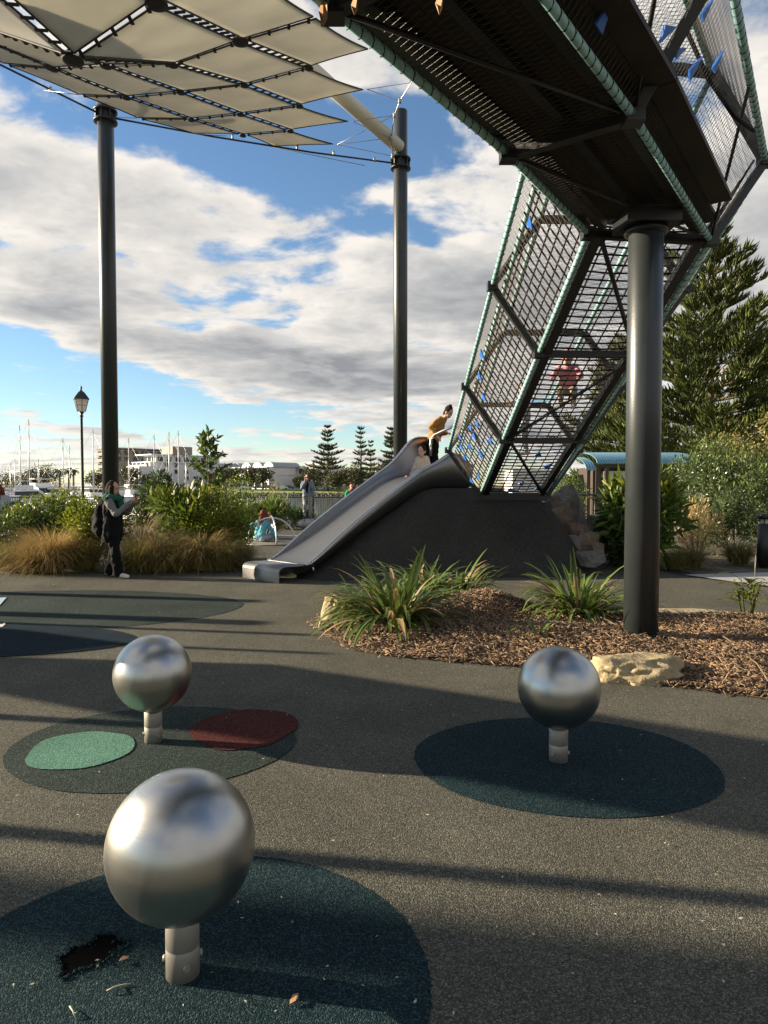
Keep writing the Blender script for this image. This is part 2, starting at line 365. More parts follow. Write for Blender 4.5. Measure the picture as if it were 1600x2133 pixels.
patch(blob(-0.66, 2.18, 0.82, 0.76, 72, 0.012, 6), 0.004, M['disc_teal'], 'dark teal rubber disc under the nearest steel ball')
patch(blob(-1.80, 4.16, 0.29, 0.32, 40, 0.05, 7), 0.009, M['mint'], 'pale mint rubber patch')
patch(blob(-0.90, 4.54, 0.32, 0.40, 40, 0.05, 8), 0.009, M['red'], 'dark red rubber patch')
patch([tuple(gp(*q)[:2]) for q in ((-30, 1248), (14, 1246), (0, 1262), (-30, 1270))], 0.012, mat('pale_blue_paint', (.30, .42, .50), .8), 'pale blue ground marking at the left edge')
patch([tuple(gp(*q)[:2]) for q in ((-20, 1303), (6, 1302), (10, 1298), (11, 1303), (5, 1308), (-20, 1310))], 0.013, mat('white_ground_paint', (.5, .5, .48), .8), 'white curled ground marking at the left edge')
# torn hole in the near disc
rnd = random.Random(11)
hole = [(122, 2038), (128, 2018), (120, 2000), (140, 1988), (158, 1976), (178, 1972), (190, 1962), (206, 1952), (226, 1948), (246, 1956), (252, 1962), (272, 1964), (266, 1974), (250, 1982), (238, 1990), (226, 2004), (206, 2014), (184, 2020), (164, 2024), (146, 2034), (134, 2046)]
hp = []
for i, (x, y) in enumerate(hole):
    x2, y2 = hole[(i+1) % len(hole)]
    for k in range(3):
        t = k/3; p = gp(x+(x2-x)*t+rnd.uniform(-3, 3), y+(y2-y)*t+rnd.uniform(-2, 2)); hp.append((p.x, p.y))
patch(hp, 0.007, M['pit'], 'ragged black hole torn in the rubber near the closest ball')
V = []; Fq = []
for i in range(420):
    k = rnd.randrange(len(hp)); a = hp[k]; b = hp[k-1]; t = rnd.random(); s = rnd.uniform(.0015, .0042); far = rnd.random() < .22; j = .05*rnd.random() if far else .006
    c = (a[0]+(b[0]-a[0])*t+rnd.uniform(-1, 1)*j, a[1]+(b[1]-a[1])*t+rnd.uniform(-1, 1)*j, .007+rnd.random()*.004); o_ = len(V)
    for dx, dy, dz in ((-1, -1, 0), (1, -.8, 0), (.9, 1, 0), (-1, .8, 0), (0, .2, 1.6)): V.append((c[0]+dx*s, c[1]+dy*s, c[2]+dz*s))
    Fq += [(o_, o_+1, o_+4), (o_+1, o_+2, o_+4), (o_+2, o_+3, o_+4), (o_+3, o_, o_+4)]
tag(link('rubber_crumbs', mesh_np('rubber_crumbs', V, Fq), M['disc_teal']), 'loose rubber crumbs round the torn hole', 'crumbs', None, 'stuff')
# ------------------------------------------------------------------ steel balls on posts
def ball(px, py, label, yaw):
    p = gp(px, py); e = empty('steel_ball_bollard', p, yaw, label, 'play ball', 'steel balls on short posts')
    m = MB(); nn, kk = 64, 40; rr = 0.232; prof = [(rr*math.sin(math.pi*i/kk), 0.425-rr*math.cos(math.pi*i/kk)) for i in range(kk+1)]
    prof[0] = (0.0, 0.193); prof[-1] = (0.0, 0.657); m.lathe(prof, nn); m.build('ball', M['ball'], e)
    m = MB(); m.lathe([(0.053, 0.0), (0.053, 0.098), (0.0515, 0.100), (0.053, 0.102), (0.053, 0.188), (0.050, 0.192), (0.03, 0.192), (0.03, 0.205), (0.0, 0.205)], 32); post = m.build('post', M['steel'], e)
    for a in (math.pi, -math.pi/2+0.5, 0.5):
        d = Vector((math.cos(a), math.sin(a), 0)); b = MB(); b.tube([d*0.050+Vector((0, 0, .055)), d*0.062+Vector((0, 0, .055))], 0.011, 10); b.build('bolt', M['steel'], post)
    return e
ball(381, 2030, 'nearest large brushed steel ball on a short post, beside the torn black hole', 0.0)
ball(320, 1545, 'brushed steel ball on a post between the mint and red patches', 0.3)
ball(1163, 1585, 'right brushed steel ball on a post in the deep teal disc', 0.7)
# ------------------------------------------------------------------ poles
def pole(px, Y, r, top, label, name='sail_mast', collar=None, base=True):
    p = at(px, 1000, Y); e = empty(name, (p.x, p.y, 0), 0, label, 'post')
    m = MB(); m.lathe([(r, -0.3), (r, top-0.01), (r-0.01, top), (0, top)], 40); m.build('shaft', M['col'], e)
    if collar:
        for dz in (-0.11, 0.11):
            c = MB(); c.lathe([(r-0.01, collar+dz-0.02), (r+0.075, collar+dz-0.02), (r+0.075, collar+dz+0.02), (r-0.01, collar+dz+0.02)], 32); c.build('collar', M['black'], e)
        for k in range(8):
            a = k*math.pi/4; b = MB(); b.box((math.cos(a)*(r+0.03), math.sin(a)*(r+0.03), collar), (0.05, 0.02, 0.2), a); b.build('bracket', M['black'], e)
    return e, p
e_l, pl = pole(230.5, 15.6, 0.172, 9.95, 'charcoal sail mast behind the person taking a picture', collar=9.52)
e_m, pm = pole(834, 17.7, 0.172, 10.72, 'charcoal sail mast behind the steel slide', collar=9.45)
e_c, pc = pole(1339, 6.80, 0.160, 4.00, 'thick charcoal column holding up the netted bridge', name='bridge_column')
m = MB(); m.lathe([(0.160, 3.93), (0.20, 3.95), (0.20, 3.98), (0.160, 3.98)], 40); m.build('collar', M['black'], e_c)
m = MB(); m.box((0, 0, 4.07), (0.50, 0.44, 0.14)); m.build('cap_plate', M['black'], e_c)
# ------------------------------------------------------------------ shade sail
ND = {(1,0): (-110, 80, 11), (1,1): (-10, 92, 10.3), (1,2): (-80, 40, 9.5), (1,3): (152, 121, 8.2), (1,4): (326, 3, 7.7), (1,5): (505, -95, 7.6),
      (0,2): (-170, -30, 7.4), (0,3): (8, -6, 6.9), (0,4): (150, -170, 6.4),
      (2,0): (8, 133, 12), (2,1): (112, 141, 11.6), (2,2): (222, 135, 11.0), (2,3): (360, 132, 10.5), (2,4): (500, 83, 10.2), (2,5): (664, 34, 10),
      (3,0): (163, 197, 13.6), (3,1): (264, 201, 13.4), (3,2): (377, 190, 13), (3,3): (509, 175, 12.8), (3,4): (644, 139, 12.4), (3,5): (776, 101, 12.2),
      (4,0): (284, 246, 15), (4,1): (399, 247, 14.9), (4,2): (501, 236, 14.6), (4,3): (624, 219, 14.5), (4,4): (765, 186, 14.4),
      (5,0): (402, 278, 16.1), (5,1): (506, 280, 16.2), (5,2): (605, 271, 16), (5,3): (734, 253, 15.8),
      (6,1): (568, 306, 17), (6,2): (703, 301, 16.9), (1,-1): (-260, 60, 12), (2,-1): (-120, 110, 12.6)}
NP = {k: at(*v) for k, v in ND.items()}
sail = empty('shade_sail', (0, 0, 0), 0, 'cream shade sail of laced diamond panels overhead', 'shade sail')
def panel(a, b, c, d, outer=(0, 0, 0, 0)):
    P = [Vector(x) for x in (a, b, c, d)]; cen = sum(P, Vector())/4; n = 10; V = []; Fc = []
    Q = []
    for i in range(4):
        e1 = (P[(i+1) % 4]-P[i]).normalized(); e2 = (P[i-1]-P[i]).normalized(); Q.append(P[i] + (e1+e2)*0.062)
    nrm = (Q[2]-Q[0]).cross(Q[3]-Q[1]).normalized()
    if nrm.z > 0: nrm = -nrm
    size = (Q[2]-Q[0]).length
    for i in range(n+1):
        for j in range(n+1):
            s, t = i/n, j/n
            p = (Q[0]*(1-s)+Q[1]*s)*(1-t) + (Q[3]*(1-s)+Q[2]*s)*t
            # scalloped free edges and a slight belly
            bow = 0.018*size
            p += (cen-p)*0.0
            if outer[0]: p += (Q[3]-Q[0]).normalized()*(bow*4*s*(1-s)*(1-t)**2)
            if outer[2]: p -= (Q[3]-Q[0]).normalized()*(bow*4*s*(1-s)*t**2)
            if outer[1]: p -= (Q[1]-Q[0]).normalized()*(bow*4*t*(1-t)*s**2)
            if outer[3]: p += (Q[1]-Q[0]).normalized()*(bow*4*t*(1-t)*(1-s)**2)
            p += nrm*(0.03*size*16*s*(1-s)*t*(1-t)*0.35)
            V.append(p)
    for i in range(n):
        for j in range(n): k = i*(n+1)+j; Fc.append((k, k+1, k+n+2, k+n+1))
    mb = MB(); mb.add(V, Fc, True); o = mb.build('sail_panel', M['sail'], sail)
    sm = o.modifiers.new('thickness', 'SOLIDIFY'); sm.thickness = 0.006
    w = MB(); ring = [V[i*(n+1)] for i in range(n+1)] + [V[n*(n+1)+j] for j in range(1, n+1)] + [V[i*(n+1)+n] for i in range(n-1, -1, -1)] + [V[j] for j in range(n-1, -1, -1)]
    w.tube(ring, 0.014, 5, False); w.build('edge_band', M['web'], o)
keys = set(ND); panels = []
for (j, i) in sorted(keys):
    q = [(j, i), (j, i+1), (j+1, i+1), (j+1, i)]
    if all(k in keys for k in q): panels.append(q)
edge_cnt = {}
for q in panels:
    for a in range(4):
        k = tuple(sorted((q[a], q[(a+1) % 4]))); edge_cnt[k] = edge_cnt.get(k, 0)+1
for q in panels:
    outer = [edge_cnt[tuple(sorted((q[a], q[(a+1) % 4])))] == 1 for a in range(4)]
    panel(*[NP[k] for k in q], outer=outer)
for (a, b), c in edge_cnt.items():
    A, B = NP[a], NP[b]; L_ = (B-A).length
    if c < 2: continue
    d = (B-A).normalized(); side = d.cross(Vector((0, 0.3, 1))).normalized(); mb = MB(); k = max(4, int(L_/0.24))
    for i in range(k):
        p = A + d*(L_*(i+0.5)/k); s = 0.06
        mb.bar(p - side*s - d*0.02, p + side*s + d*0.02, 0.042, 0.012)
    tag(mb.build('lacing', M['web'], sail), kind='stuff')
for k in [(1,3), (1,4), (2,4), (2,3), (2,2), (3,3), (3,4), (3,2), (4,2), (4,3), (4,1), (5,1), (5,2), (3,1), (2,1)]:
    r = 0.12 if k in [(1,3), (1,4), (2,4)] else 0.075
    mb = MB(); mb.lathe([(r*0.55, -0.008), (r, -0.008), (r, 0.008), (r*0.55, 0.008)], 20, tuple(NP[k]-Vector((0, 0, 0.03)))); mb.build('node_ring', M['web'], sail)
rig = empty('sail_cables', (0, 0, 0), 0, 'thin steel cables holding the shade sail between the masts', 'cable')
cl = Vector((pl.x, pl.y, 9.52)); cm = Vector((pm.x, pm.y, 9.45))
def cable(pts, r=0.012, knots=()):
    mb = MB(); mb.tube(pts, r, 6); o = mb.build('cable', M['cable'] if r < 0.02 else M['black'], rig)
    for kx in knots:
        a, b = Vector(pts[0]), Vector(pts[-1]); p = a+(b-a)*kx; k2 = MB(); k2.lathe([(0.0, -0.06), (0.03, -0.05), (0.03, 0.05), (0.0, 0.06)], 8, tuple(p)); k2.build('clamp', M['cable'], o)
cable([cl, cl*0.66+cm*0.34+Vector((0, 0, -0.06)), cl*0.33+cm*0.67+Vector((0, 0, -0.06)), cm], 0.02, (0.3, 0.4, 0.62, 0.75, 0.9))
cable([at(-60, 105, 13.3), cl], 0.02, (0.55,))
chain = [at(866, 150, 15.9), at(857, 172, 16.1), at(833, 210, 16.4), at(822, 240, 16.7), at(815, 287, 17.1), at(818, 325, 17.5), cm]
cable(chain, 0.012)
for p in chain[2:6]:
    k2 = MB(); k2.lathe([(0.0, -0.07), (0.04, -0.05), (0.04, 0.05), (0.0, 0.07)], 8, tuple(p)); k2.build('clamp', M['cable'], rig)
for a, b in (((4,4), 2), ((4,4), 1), ((5,3), 3), ((5,3), 4), ((6,2), 4), ((6,2), 5), ((6,2), 3)):
    cable([NP[a], chain[b]], 0.007)
cable([NP[(6,1)], cl*0.45+cm*0.55], 0.008); cable([NP[(5,0)], cl*0.62+cm*0.38], 0.008); cable([NP[(4,0)], cl], 0.008); cable([NP[(3,0)], at(92, 188, 14.3)], 0.008)
cable([NP[(6,1)], at(760, 345, 17.5)], 0.008)
beam = MB(); b0 = Vector((pm.x-0.05, pm.y-0.1, at(832, 306, 17.6).z)); b1 = at(520, 30, 13.6); beam.tube([b0, b1], 0.165, 24)
tag(beam.build('sail_boom', M['cream'], None), 'cream steel boom rising from the middle mast to the sail', 'boom')
# ------------------------------------------------------------------ netted bridge and climbing tube
def rodwrap(mb, a, b, r, pitch=0.09):
    a, b = Vector(a), Vector(b); n = int((b-a).length/pitch); d = (b-a).normalized(); x = d.orthogonal().normalized(); y = d.cross(x); pts = []
    for i in range(n*6+1):
        t = i/(n*6); an = 2*math.pi*i/6; pts.append(a+(b-a)*t + (x*math.cos(an)+y*math.sin(an))*(r+0.003))
    mb.tube(pts, 0.005, 3, False)
def facet_net(mb, a0, a1, b0, b1, sp, shear, r, n=3):
    a0, a1, b0, b1 = map(Vector, (a0, a1, b0, b1)); Ln = ((a1-a0).length+(b1-b0).length)/2
    def P(s, t): return (a0+(a1-a0)*s)*(1-t) + (b0+(b1-b0)*s)*t
    for sg in (1, -1):
        sh = shear*sg/Ln; st = sp/Ln; s0 = -abs(sh)
        while s0 < 1+abs(sh):
            sA, sB = s0, s0+sh; t0, t1 = 0.0, 1.0
            if abs(sh) > 1e-6:
                ta, tb = (0-sA)/sh, (1-sA)/sh; lo, hi = min(ta, tb), max(ta, tb); t0, t1 = max(0, lo), min(1, hi)
            if t1-t0 > 0.02: mb.tube([P(sA+sh*t0, t0), P(sA+sh*t1, t1)], r, n, False)
            s0 += st
def rect_net(mb, a0, a1, b0, b1, nl, sp, r, sag=0.0):
    a0, a1, b0, b1 = map(Vector, (a0, a1, b0, b1)); Ln = ((a1-a0).length+(b1-b0).length)/2
    def P(s, t): return (a0+(a1-a0)*s)*(1-t) + (b0+(b1-b0)*s)*t
    k = max(2, int(Ln/sp)); jit = random.Random(5)
    for i in range(k+1):
        s = i/k; mb.tube([P(s, 0), P(s+jit.uniform(-.1, .1)/k, .33)-Vector((0, 0, sag)), P(s+jit.uniform(-.1, .1)/k, .67)-Vector((0, 0, sag)), P(s, 1)], r, 4, False)
    for j in range(1, nl):
        t = j/nl; mb.tube([P(0, t), P(.5, t)-Vector((0, 0, sag)), P(1, t)], r, 4, False)
dB = Vector((0.595, 0.8037, 0)); pB = Vector((0.8037, -0.595, 0))
def bhex(s):     # bridge cross-section at distance s along the deck
    o = dB*s
    q = [(-2.57, 4.15), (-1.61, 4.15), (-1.03, 5.0), (-1.61, 5.85), (-2.57, 5.85), (-3.15, 5.0)]
    return [o + pB*p + Vector((0, 0, z)) for p, z in q]
def thex(Y):     # climbing tube cross-section: falls away from the viewer
    x = 2.06-0.04*(Y-7.2); z = 4.13-0.442*(Y-7.2)
    k = (13.4-Y)/(13.4-7.25); w = 1.26+0.06*k
    sk = 0.18*max(0, k-0.6)/0.4 if k > 0.6 else 0
    q = [(0, 0), (w, 0), (w+0.6, 0.85), (w, 1.7), (0, 1.7), (-0.6, 0.85)]
    return [Vector((x+a, Y+sk*(a/w)*1.1, z+b)) for a, b in q]
M['wire_shaded'] = mat('shaded_wire_net', (0.055, 0.05, 0.04), 0.5, metal=0.3)  # darkened copy of the tan net: the bridge's shade put into its colour
bridge = empty('netted_bridge', (0, 0, 0), 0, 'dark netted rope bridge crossing overhead on the thick column', 'bridge')
Send = thex(7.25)
bfr = [bhex(-1.2), bhex(0.9), bhex(3.0), bhex(5.1), Send]
tubeo = empty('climbing_tube', (0, 0, 0), 0, 'sloping hexagonal net tube leading down to the slide', 'climbing net')
tfr = [Send, thex(9.17), thex(11.35), thex(13.4)]
def prism_frame(frs, parent, name_rod, rods, wrapdens, fine, inner):
    for fi, fr in enumerate(frs):
        if fr is Send and parent is bridge: continue
        mb = MB()
        for i in range(6): mb.bar(fr[i], fr[(i+1) % 6], 0.085, 0.085, (0, 1, 0))
        mb.build('hexagon_frame', M['black'], parent)
        for i in (0, 1, 2, 5):
            k = MB(); k.box(tuple(fr[i]), (0.13, 0.13, 0.11)); k.build('joint', M['black'], parent)
    for k in range(len(frs)-1):
        a, b = frs[k], frs[k+1]
        for i in rods:
            mb = MB(); mb.tube([a[i], b[i]], 0.032, 12); o = mb.build('edge_rod', M['tealrod'], parent)
            w = MB(); rodwrap(w, a[i], b[i], 0.032, wrapdens); w.build('rope_lashing', M['rope'], o)
        for i in range(6):
            mb = MB(); facet_net(mb, a[i], b[i], a[(i+1) % 6], b[(i+1) % 6], fine, 0.30, 0.0020); tag(mb.build('wire_net', M['wire'] if parent is not bridge else M['wire_shaded'], parent), kind='stuff')
        if inner:
            ca = sum(a, Vector())/6; cb = sum(b, Vector())/6
            A = [ca+(x-ca)*0.90 for x in a]; B = [cb+(x-cb)*0.90 for x in b]
            for i in inner:
                mb = MB(); rect_net(mb, A[i], B[i], A[(i+1) % 6], B[(i+1) % 6], 7, 0.122, 0.011, 0.015); tag(mb.build('rope_net', M['rope'], parent), kind='stuff')
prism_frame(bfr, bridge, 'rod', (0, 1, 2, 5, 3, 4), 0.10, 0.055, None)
prism_frame(tfr, tubeo, 'rod', (0, 1, 2, 3, 4, 5), 0.10, 0.078, (0, 5, 1))
# black edge beams and braces of the tube
for k in range(3):
    a, b = tfr[k], tfr[k+1]
    for i, off in ((0, 0.10), (1, -0.12)):
        mb = MB(); mb.bar(a[i]+Vector((off, 0, 0.02)), b[i]+Vector((off, 0, 0.02)), 0.10, 0.10); mb.build('edge_beam', M['black'], tubeo)
    mb = MB()
    if k % 2 == 0: mb.tube([a[0]+Vector((.12, 0, -.02)), b[1]+Vector((-.05, 0, -.02))], 0.026, 8)
    else: mb.tube([a[1]+Vector((-.02, 0, -.02)), b[0]+Vector((.04, 0, -.02))], 0.026, 8)
    mb.build('brace', M['black'], tubeo)
    mb = MB(); mb.tube([a[5]*0.92+a[4]*0.08+Vector((.14, 0, 0)), b[5]*0.92+b[4]*0.08+Vector((.14, 0, 0))], 0.03, 10); mb.build('hand_rod', M['tealrod'], tubeo)
mb = MB(); B0 = tfr[3]; mb.bar(B0[0]+Vector((0, -.02, -.03)), B0[1]+Vector((0, -.02, -.03)), 0.12, 0.16); mb.build('base_beam', M['black'], tubeo)
for i in (0, 1):
    mb = MB(); mb.bar(B0[i]+Vector((0, 0.02, -.12)), B0[i]+Vector((0, .02, -0.75)), 0.1, 0.1); mb.build('leg', M['black'], tubeo)
# timber deck of the bridge: long planks, bay by bay
for k in range(4):
    a, b = bfr[k], bfr[k+1]
    for j in range(7):
        t = -0.14 + 1.44*(j+0.5)/7
        def on(fr): return fr[0]+(fr[1]-fr[0])*t + Vector((0, 0, 0.17))
        mb = MB(); A, B = on(a), on(b)
        if k == 3 and t > 1: B = B+(A-B)*(0.37*(t-1)/0.3)
        if k == 3 and t > 0.92 and t < 1: B = B+(A-B)*0.03
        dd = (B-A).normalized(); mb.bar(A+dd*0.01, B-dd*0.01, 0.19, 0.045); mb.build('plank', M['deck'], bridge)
    for t in (0.12, 0.5, 0.88):
        def on2(fr): return fr[0]+(fr[1]-fr[0])*t + Vector((0, 0, 0.10))
        mb = MB(); mb.bar(on2(a), on2(b), 0.07, 0.09); mb.build('joist', M['black'], bridge)
    mb = MB(); mb.tube([a[0], b[1]], 0.016, 8); mb.build('brace', M['black'], bridge)
    mb = MB(); mb.tube([b[1], (b[2]+a[2])/2], 0.016, 8); mb.build('brace', M['black'], bridge)
# side rope of the bridge
mb = MB(); ra, rb = at(1420, 40, 5.6), at(1570, 272, 6.3); mb.tube([ra, ra*0.66+rb*0.34+Vector((0, 0, -.14)), ra*0.3+rb*0.7+Vector((0, 0, -.13)), rb], 0.018, 8); mb.build('hand_rope', M['rope'], bridge)
def on_facet(px, py, p0, p1, p2, lift=0.015):
    n = (Vector(p1)-Vector(p0)).cross(Vector(p2)-Vector(p0)).normalized(); d = ray(px, py); o = Vector((0, 0, EYE))
    t = (Vector(p0)-o).dot(n)/d.dot(n); p = o+d*t
    if n.dot(d) > 0: n = -n
    return p + n*lift, n
def tri_plate(px, py, sz, face, parent, rot, inward=False):
    sz *= 0.82; c, n = on_facet(px, py, *face, lift=0.02); x = n.cross(Vector((0, 0, 1))).normalized(); y = n.cross(x)
    if y.z > 0: y = -y
    pts = []
    for u_, v_ in ((-.5, -.55), (.45, .1), (-.1, .65)):
        uu, vv = u_*math.cos(rot)-v_*math.sin(rot), u_*math.sin(rot)+v_*math.cos(rot); pts.append(c + x*(uu*sz) + y*(vv*sz))
    th = n*0.008; mb = MB(); mb.add([p+th for p in pts]+[p-th for p in pts], [(0, 1, 2), (5, 4, 3), (0, 3, 4, 1), (1, 4, 5, 2), (2, 5, 3, 0)]); mb.build('blue_triangle', M['blue'], parent)
def tface(k, i): return (tfr[k][i], tfr[k][(i+1) % 6], tfr[k+1][i])
rr_ = random.Random(3)
for px, py, s in ((1105, 462, .15), ):
    tri_plate(px, py, s, tface(0, 5), tubeo, rr_.uniform(-.4, .4))
for px, py, s in ((1005, 737, .16), (1000, 782, .16), (982, 826, .15), (1009, 826, .16)):
    tri_plate(px, py, s, tface(1, 5), tubeo, rr_.uniform(-.4, .4))
for px, py, s in ((995, 880, .15), (981, 888, .16), (960, 909, .15), (988, 906, .17), (1022, 915, .16), (963, 930, .16), (980, 928, .15), (1002, 943, .17), (969, 951, .16), (967, 985, .13), (998, 990, .16), (983, 999, .17)):
    tri_plate(px, py, s, tface(2, 5), tubeo, rr_.uniform(-.4, .4))
for px, py, s in ((1120, 945, .2), (1140, 968, .22), (1150, 998, .2), (1085, 1005, .18), (1065, 1020, .2), (1120, 1015, .22)):
    tri_plate(px, py, s, tface(2, 0), tubeo, rr_.uniform(-1, 1))
for px, py, s, i in ((885, 25, .16, 0), (862, 82, .15, 0), (908, 130, .15, 0), (855, 133, .13, 0), (1130, 246, .15, 0), (1182, 353, .13, 0), (1250, 35, .17, 1), (1440, 140, .16, 1), (1487, 130, .14, 1), (1385, 60, .16, 1), (1465, 20, .13, 1), (1410, 105, .12, 1)):
    tri_plate(px, py, s, (bfr[2][i], bfr[2][(i+1) % 6], bfr[3][i]), bridge, rr_.uniform(-1, 1))
# ------------------------------------------------------------------ mound under the slide
U = Vector((0.742, 0.670, 0)); Vv = Vector((0.670, -0.742, 0)); S0 = Vector((-2.015, 11.8, 0))
def sp_(u, v, z=0.0): return S0 + U*u + Vv*v + Vector((0, 0, z))
def ss(x, a, b):
    t = max(0.0, min(1.0, (x-a)/(b-a))); return t*t*(3-2*t)
def lerp_tab(x, tab):
    if x <= tab[0][0]: return tab[0][1]
    for (a, p), (b, q) in zip(tab, tab[1:]):
        if x <= b: return p+(q-p)*(x-a)/(b-a)
    return tab[-1][1]
BED = [(-0.1, .26), (0.3, .255), (0.55, .27), (0.8, .36), (1.2, .59), (2.23, 1.19), (3.0, 1.62), (3.3, 1.74), (3.6, 1.79), (3.9, 1.79), (4.7, 1.79)]
def mound_z(x, y):
    d = Vector((x, y, 0))-S0; u, v = d.dot(U), d.dot(Vv)
    hb = max(0, min(1.60, lerp_tab(u, BED)-0.26)) if u > 0.6 else 0
    av = max(0, abs(v)-0.50) ; ridge = hb*(1-ss(av, 0.0, 0.35+1.15*hb)) if u < 5.4 else hb*(1-ss(av, 0, .35+1.15*hb))*(1-ss(u, 5.4, 7))
    # plateau carrying the foot of the net tube
    dx = max(1.55-x, 0, x-2.86); dy = max(13.30-y, 0, y-16.0); dd = math.hypot(dx, dy)
    edge = 1.25 if y < 15 else 2.0
    if dx > 0 and x > 2.8: edge = 1.2
    plat = 1.30*(1-ss(dd, 0.0, edge))
    h = max(ridge, plat); k = 0.12
    if min(ridge, plat) > 0.001 and abs(ridge-plat) < k: h += (k-abs(ridge-plat))**2/(4*k)
    return h
nx, ny = 130, 110; x0, x1, y0, y1 = -2.4, 5.6, 11.0, 18.2; V = []; Fq = []
for i in range(nx+1):
    for j in range(ny+1):
        x = x0+(x1-x0)*i/nx; y = y0+(y1-y0)*j/ny; z = mound_z(x, y); V.append((x, y, z-0.012 if z < 0.012 else z))
for i in range(nx):
    for j in range(ny): k = i*(ny+1)+j; Fq.append((k, k+ny+1, k+ny+2, k+1))
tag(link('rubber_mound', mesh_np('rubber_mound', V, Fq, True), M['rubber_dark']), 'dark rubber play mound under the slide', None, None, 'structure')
# ------------------------------------------------------------------ slide
def smt(u, tab): return sum(lerp_tab(u+d*0.05, tab) for d in range(-4, 5))/9
slide = empty('steel_slide', S0, 0, 'wide stainless steel slide running down the dark mound', 'slide')
us = [0.45+0.055*i for i in range(77)]
WALLN = [(0.45, 0.0), (0.6, 0.03), (1.0, 0.12), (1.5, .16), (2.2, .17), (3.0, .17), (3.4, .19), (3.7, .29), (3.98, .49), (4.2, .40), (4.4, .28), (4.6, .16)]
WALLF = [(0.45, 0.0), (0.6, 0.03), (1.0, 0.12), (1.5, .16), (2.2, .17), (3.0, .18), (3.4, .25), (3.7, .46), (3.9, .68), (4.05, .79), (4.2, .82), (4.6, .82)]
rings = []; rimF = []; rimN = []
for u in us:
    u = min(u, 4.6); zb = smt(u, BED) if u > .7 else lerp_tab(u, BED); hf, hn = smt(u, WALLF), smt(u, WALLN); fl = ss(u, 3.3, 4.25)*0.05; ring = []
    for i in range(9):     # far wall, from rim down
        a = (math.pi/2)*(1-i/8); ring.append((-(0.28+(0.26+fl)*math.sin(a)), zb+hf*(1-math.cos(a))))
    for i in range(1, 6): ring.append((-0.28+0.56*i/6, zb))
    for i in range(9):
        a = (math.pi/2)*(i/8); ring.append((0.28+(0.26+fl)*math.sin(a), zb+hn*(1-math.cos(a))))
    rimF.append(sp_(u, ring[0][0], ring[0][1])-S0); rimN.append(sp_(u, ring[-1][0], ring[-1][1])-S0)
    w = 0.54+fl
    ring += [(w+0.035, zb+hn-0.01), (w+0.02, zb+hn*0.45-0.03), (w-0.03, zb-0.10-0.12*ss(u, 1, 3.5)), (w-0.2, zb-0.16-.14*ss(u, 1, 3.5)), (-(w-0.3), zb-0.14), (-(w-0.10), zb-0.11), (-(w+0.03), zb+hf*0.45-0.05), (-(w+0.035), zb+hf-0.01)]
    rings.append([sp_(u, a, z)-S0 for a, z in ring])
mb = MB(); k = len(rings[0]); vs = [p for r in rings for p in r]
mb.add(vs, [(i*k+j, i*k+(j+1) % k, (i+1)*k+(j+1) % k, (i+1)*k+j) for i in range(len(rings)-1) for j in range(k)], True)
mb.add(rings[0], [tuple(range(k))]); mb.add(rings[-1], [tuple(range(k))[::-1]])
mb.build('chute', M['slide'], slide)
for rim in (rimF, rimN):
    mb = MB(); mb.tube(rim, 0.014, 8); mb.build('rim', M['chrome'], slide)
    sg_ = -1 if rim is rimF else 1; mb = MB(); mb.tube([p+Vv*(.05*sg_)+Vector((0, 0, -.012)) for p in rim], 0.011, 8); mb.build('rim', M['chrome'], slide)
path = [(0.62, .262), (0.3, .258), (0.10, .266), (0.03, .262), (-0.02, .245), (-0.055, .21), (-0.065, .17), (-0.062, 0.0)]
mb = MB(); vs = []
for du, off in ((0, 0), (0.012, -0.014)):
    for u, z in path:
        for v in (-0.555, 0.555): vs.append(sp_(u+du, v, max(0, z+(off if z > .2 else 0)))-S0)
n = len(path); fs = []
for i in range(n-1):
    fs.append((2*i, 2*i+1, 2*i+3, 2*i+2)); b = 2*n; fs.append((b+2*i+2, b+2*i+3, b+2*i+1, b+2*i))
    fs.append((2*i, 2*i+2, b+2*i+2, b+2*i)); fs.append((2*i+1, b+2*i+1, b+2*i+3, 2*i+3))
mb.add(vs, fs, True); mb.build('exit_lip', M['slide'], slide)
mb = MB(); mb.tube([sp_(0.75, 0.42, 0.0)-S0, sp_(0.72, 0.44, .12)-S0, sp_(0.66, 0.46, .25)-S0], 0.018, 8); mb.build('leg', M['chrome'], slide)
rail = [at(897, 950, 14.75), at(897, 925, 14.75), at(899, 913, 14.75), at(905, 906, 14.72), at(922, 898, 14.6), at(943, 889, 14.45), at(962, 892, 14.4), at(990, 902, 14.5), at(1000, 930, 14.5)]
mb = MB(); mb.tube([p-S0 for p in rail], 0.03, 10); mb.build('hand_rail', M['chrome'], slide)
# ------------------------------------------------------------------ vegetation
def nrm(a): return a/np.maximum(np.linalg.norm(a, axis=1, keepdims=True), 1e-9)
def leaf_mesh(name, P, D, ln, wd, bend, rng, up=None):
    n = len(P); D = nrm(D); r = rng.normal(size=(n, 3)); S = nrm(np.cross(D, r)); Nn = np.cross(S, D)
    ln = np.broadcast_to(ln, (n,))[:, None]; wd = np.broadcast_to(wd, (n,))[:, None]
    g = np.array([[0, 0, -1.0]])
    p0 = P; p1 = P+D*ln*0.5+Nn*ln*0.06; p2 = P+D*ln+g*ln*bend
    V = np.stack([p0-S*wd*0.12, p0+S*wd*0.12, p1-S*wd*0.5, p1+S*wd*0.5, p2-S*wd*0.08, p2+S*wd*0.08], 1).reshape(-1, 3)
    b = (np.arange(n)*6)[:, None]; Fq = np.concatenate([b+np.array([[0, 1, 3, 2]]), b+np.array([[2, 3, 5, 4]])], 1).reshape(-1, 4)
    return mesh_np(name, V, Fq, False, np.repeat(rng.random(n), 6))
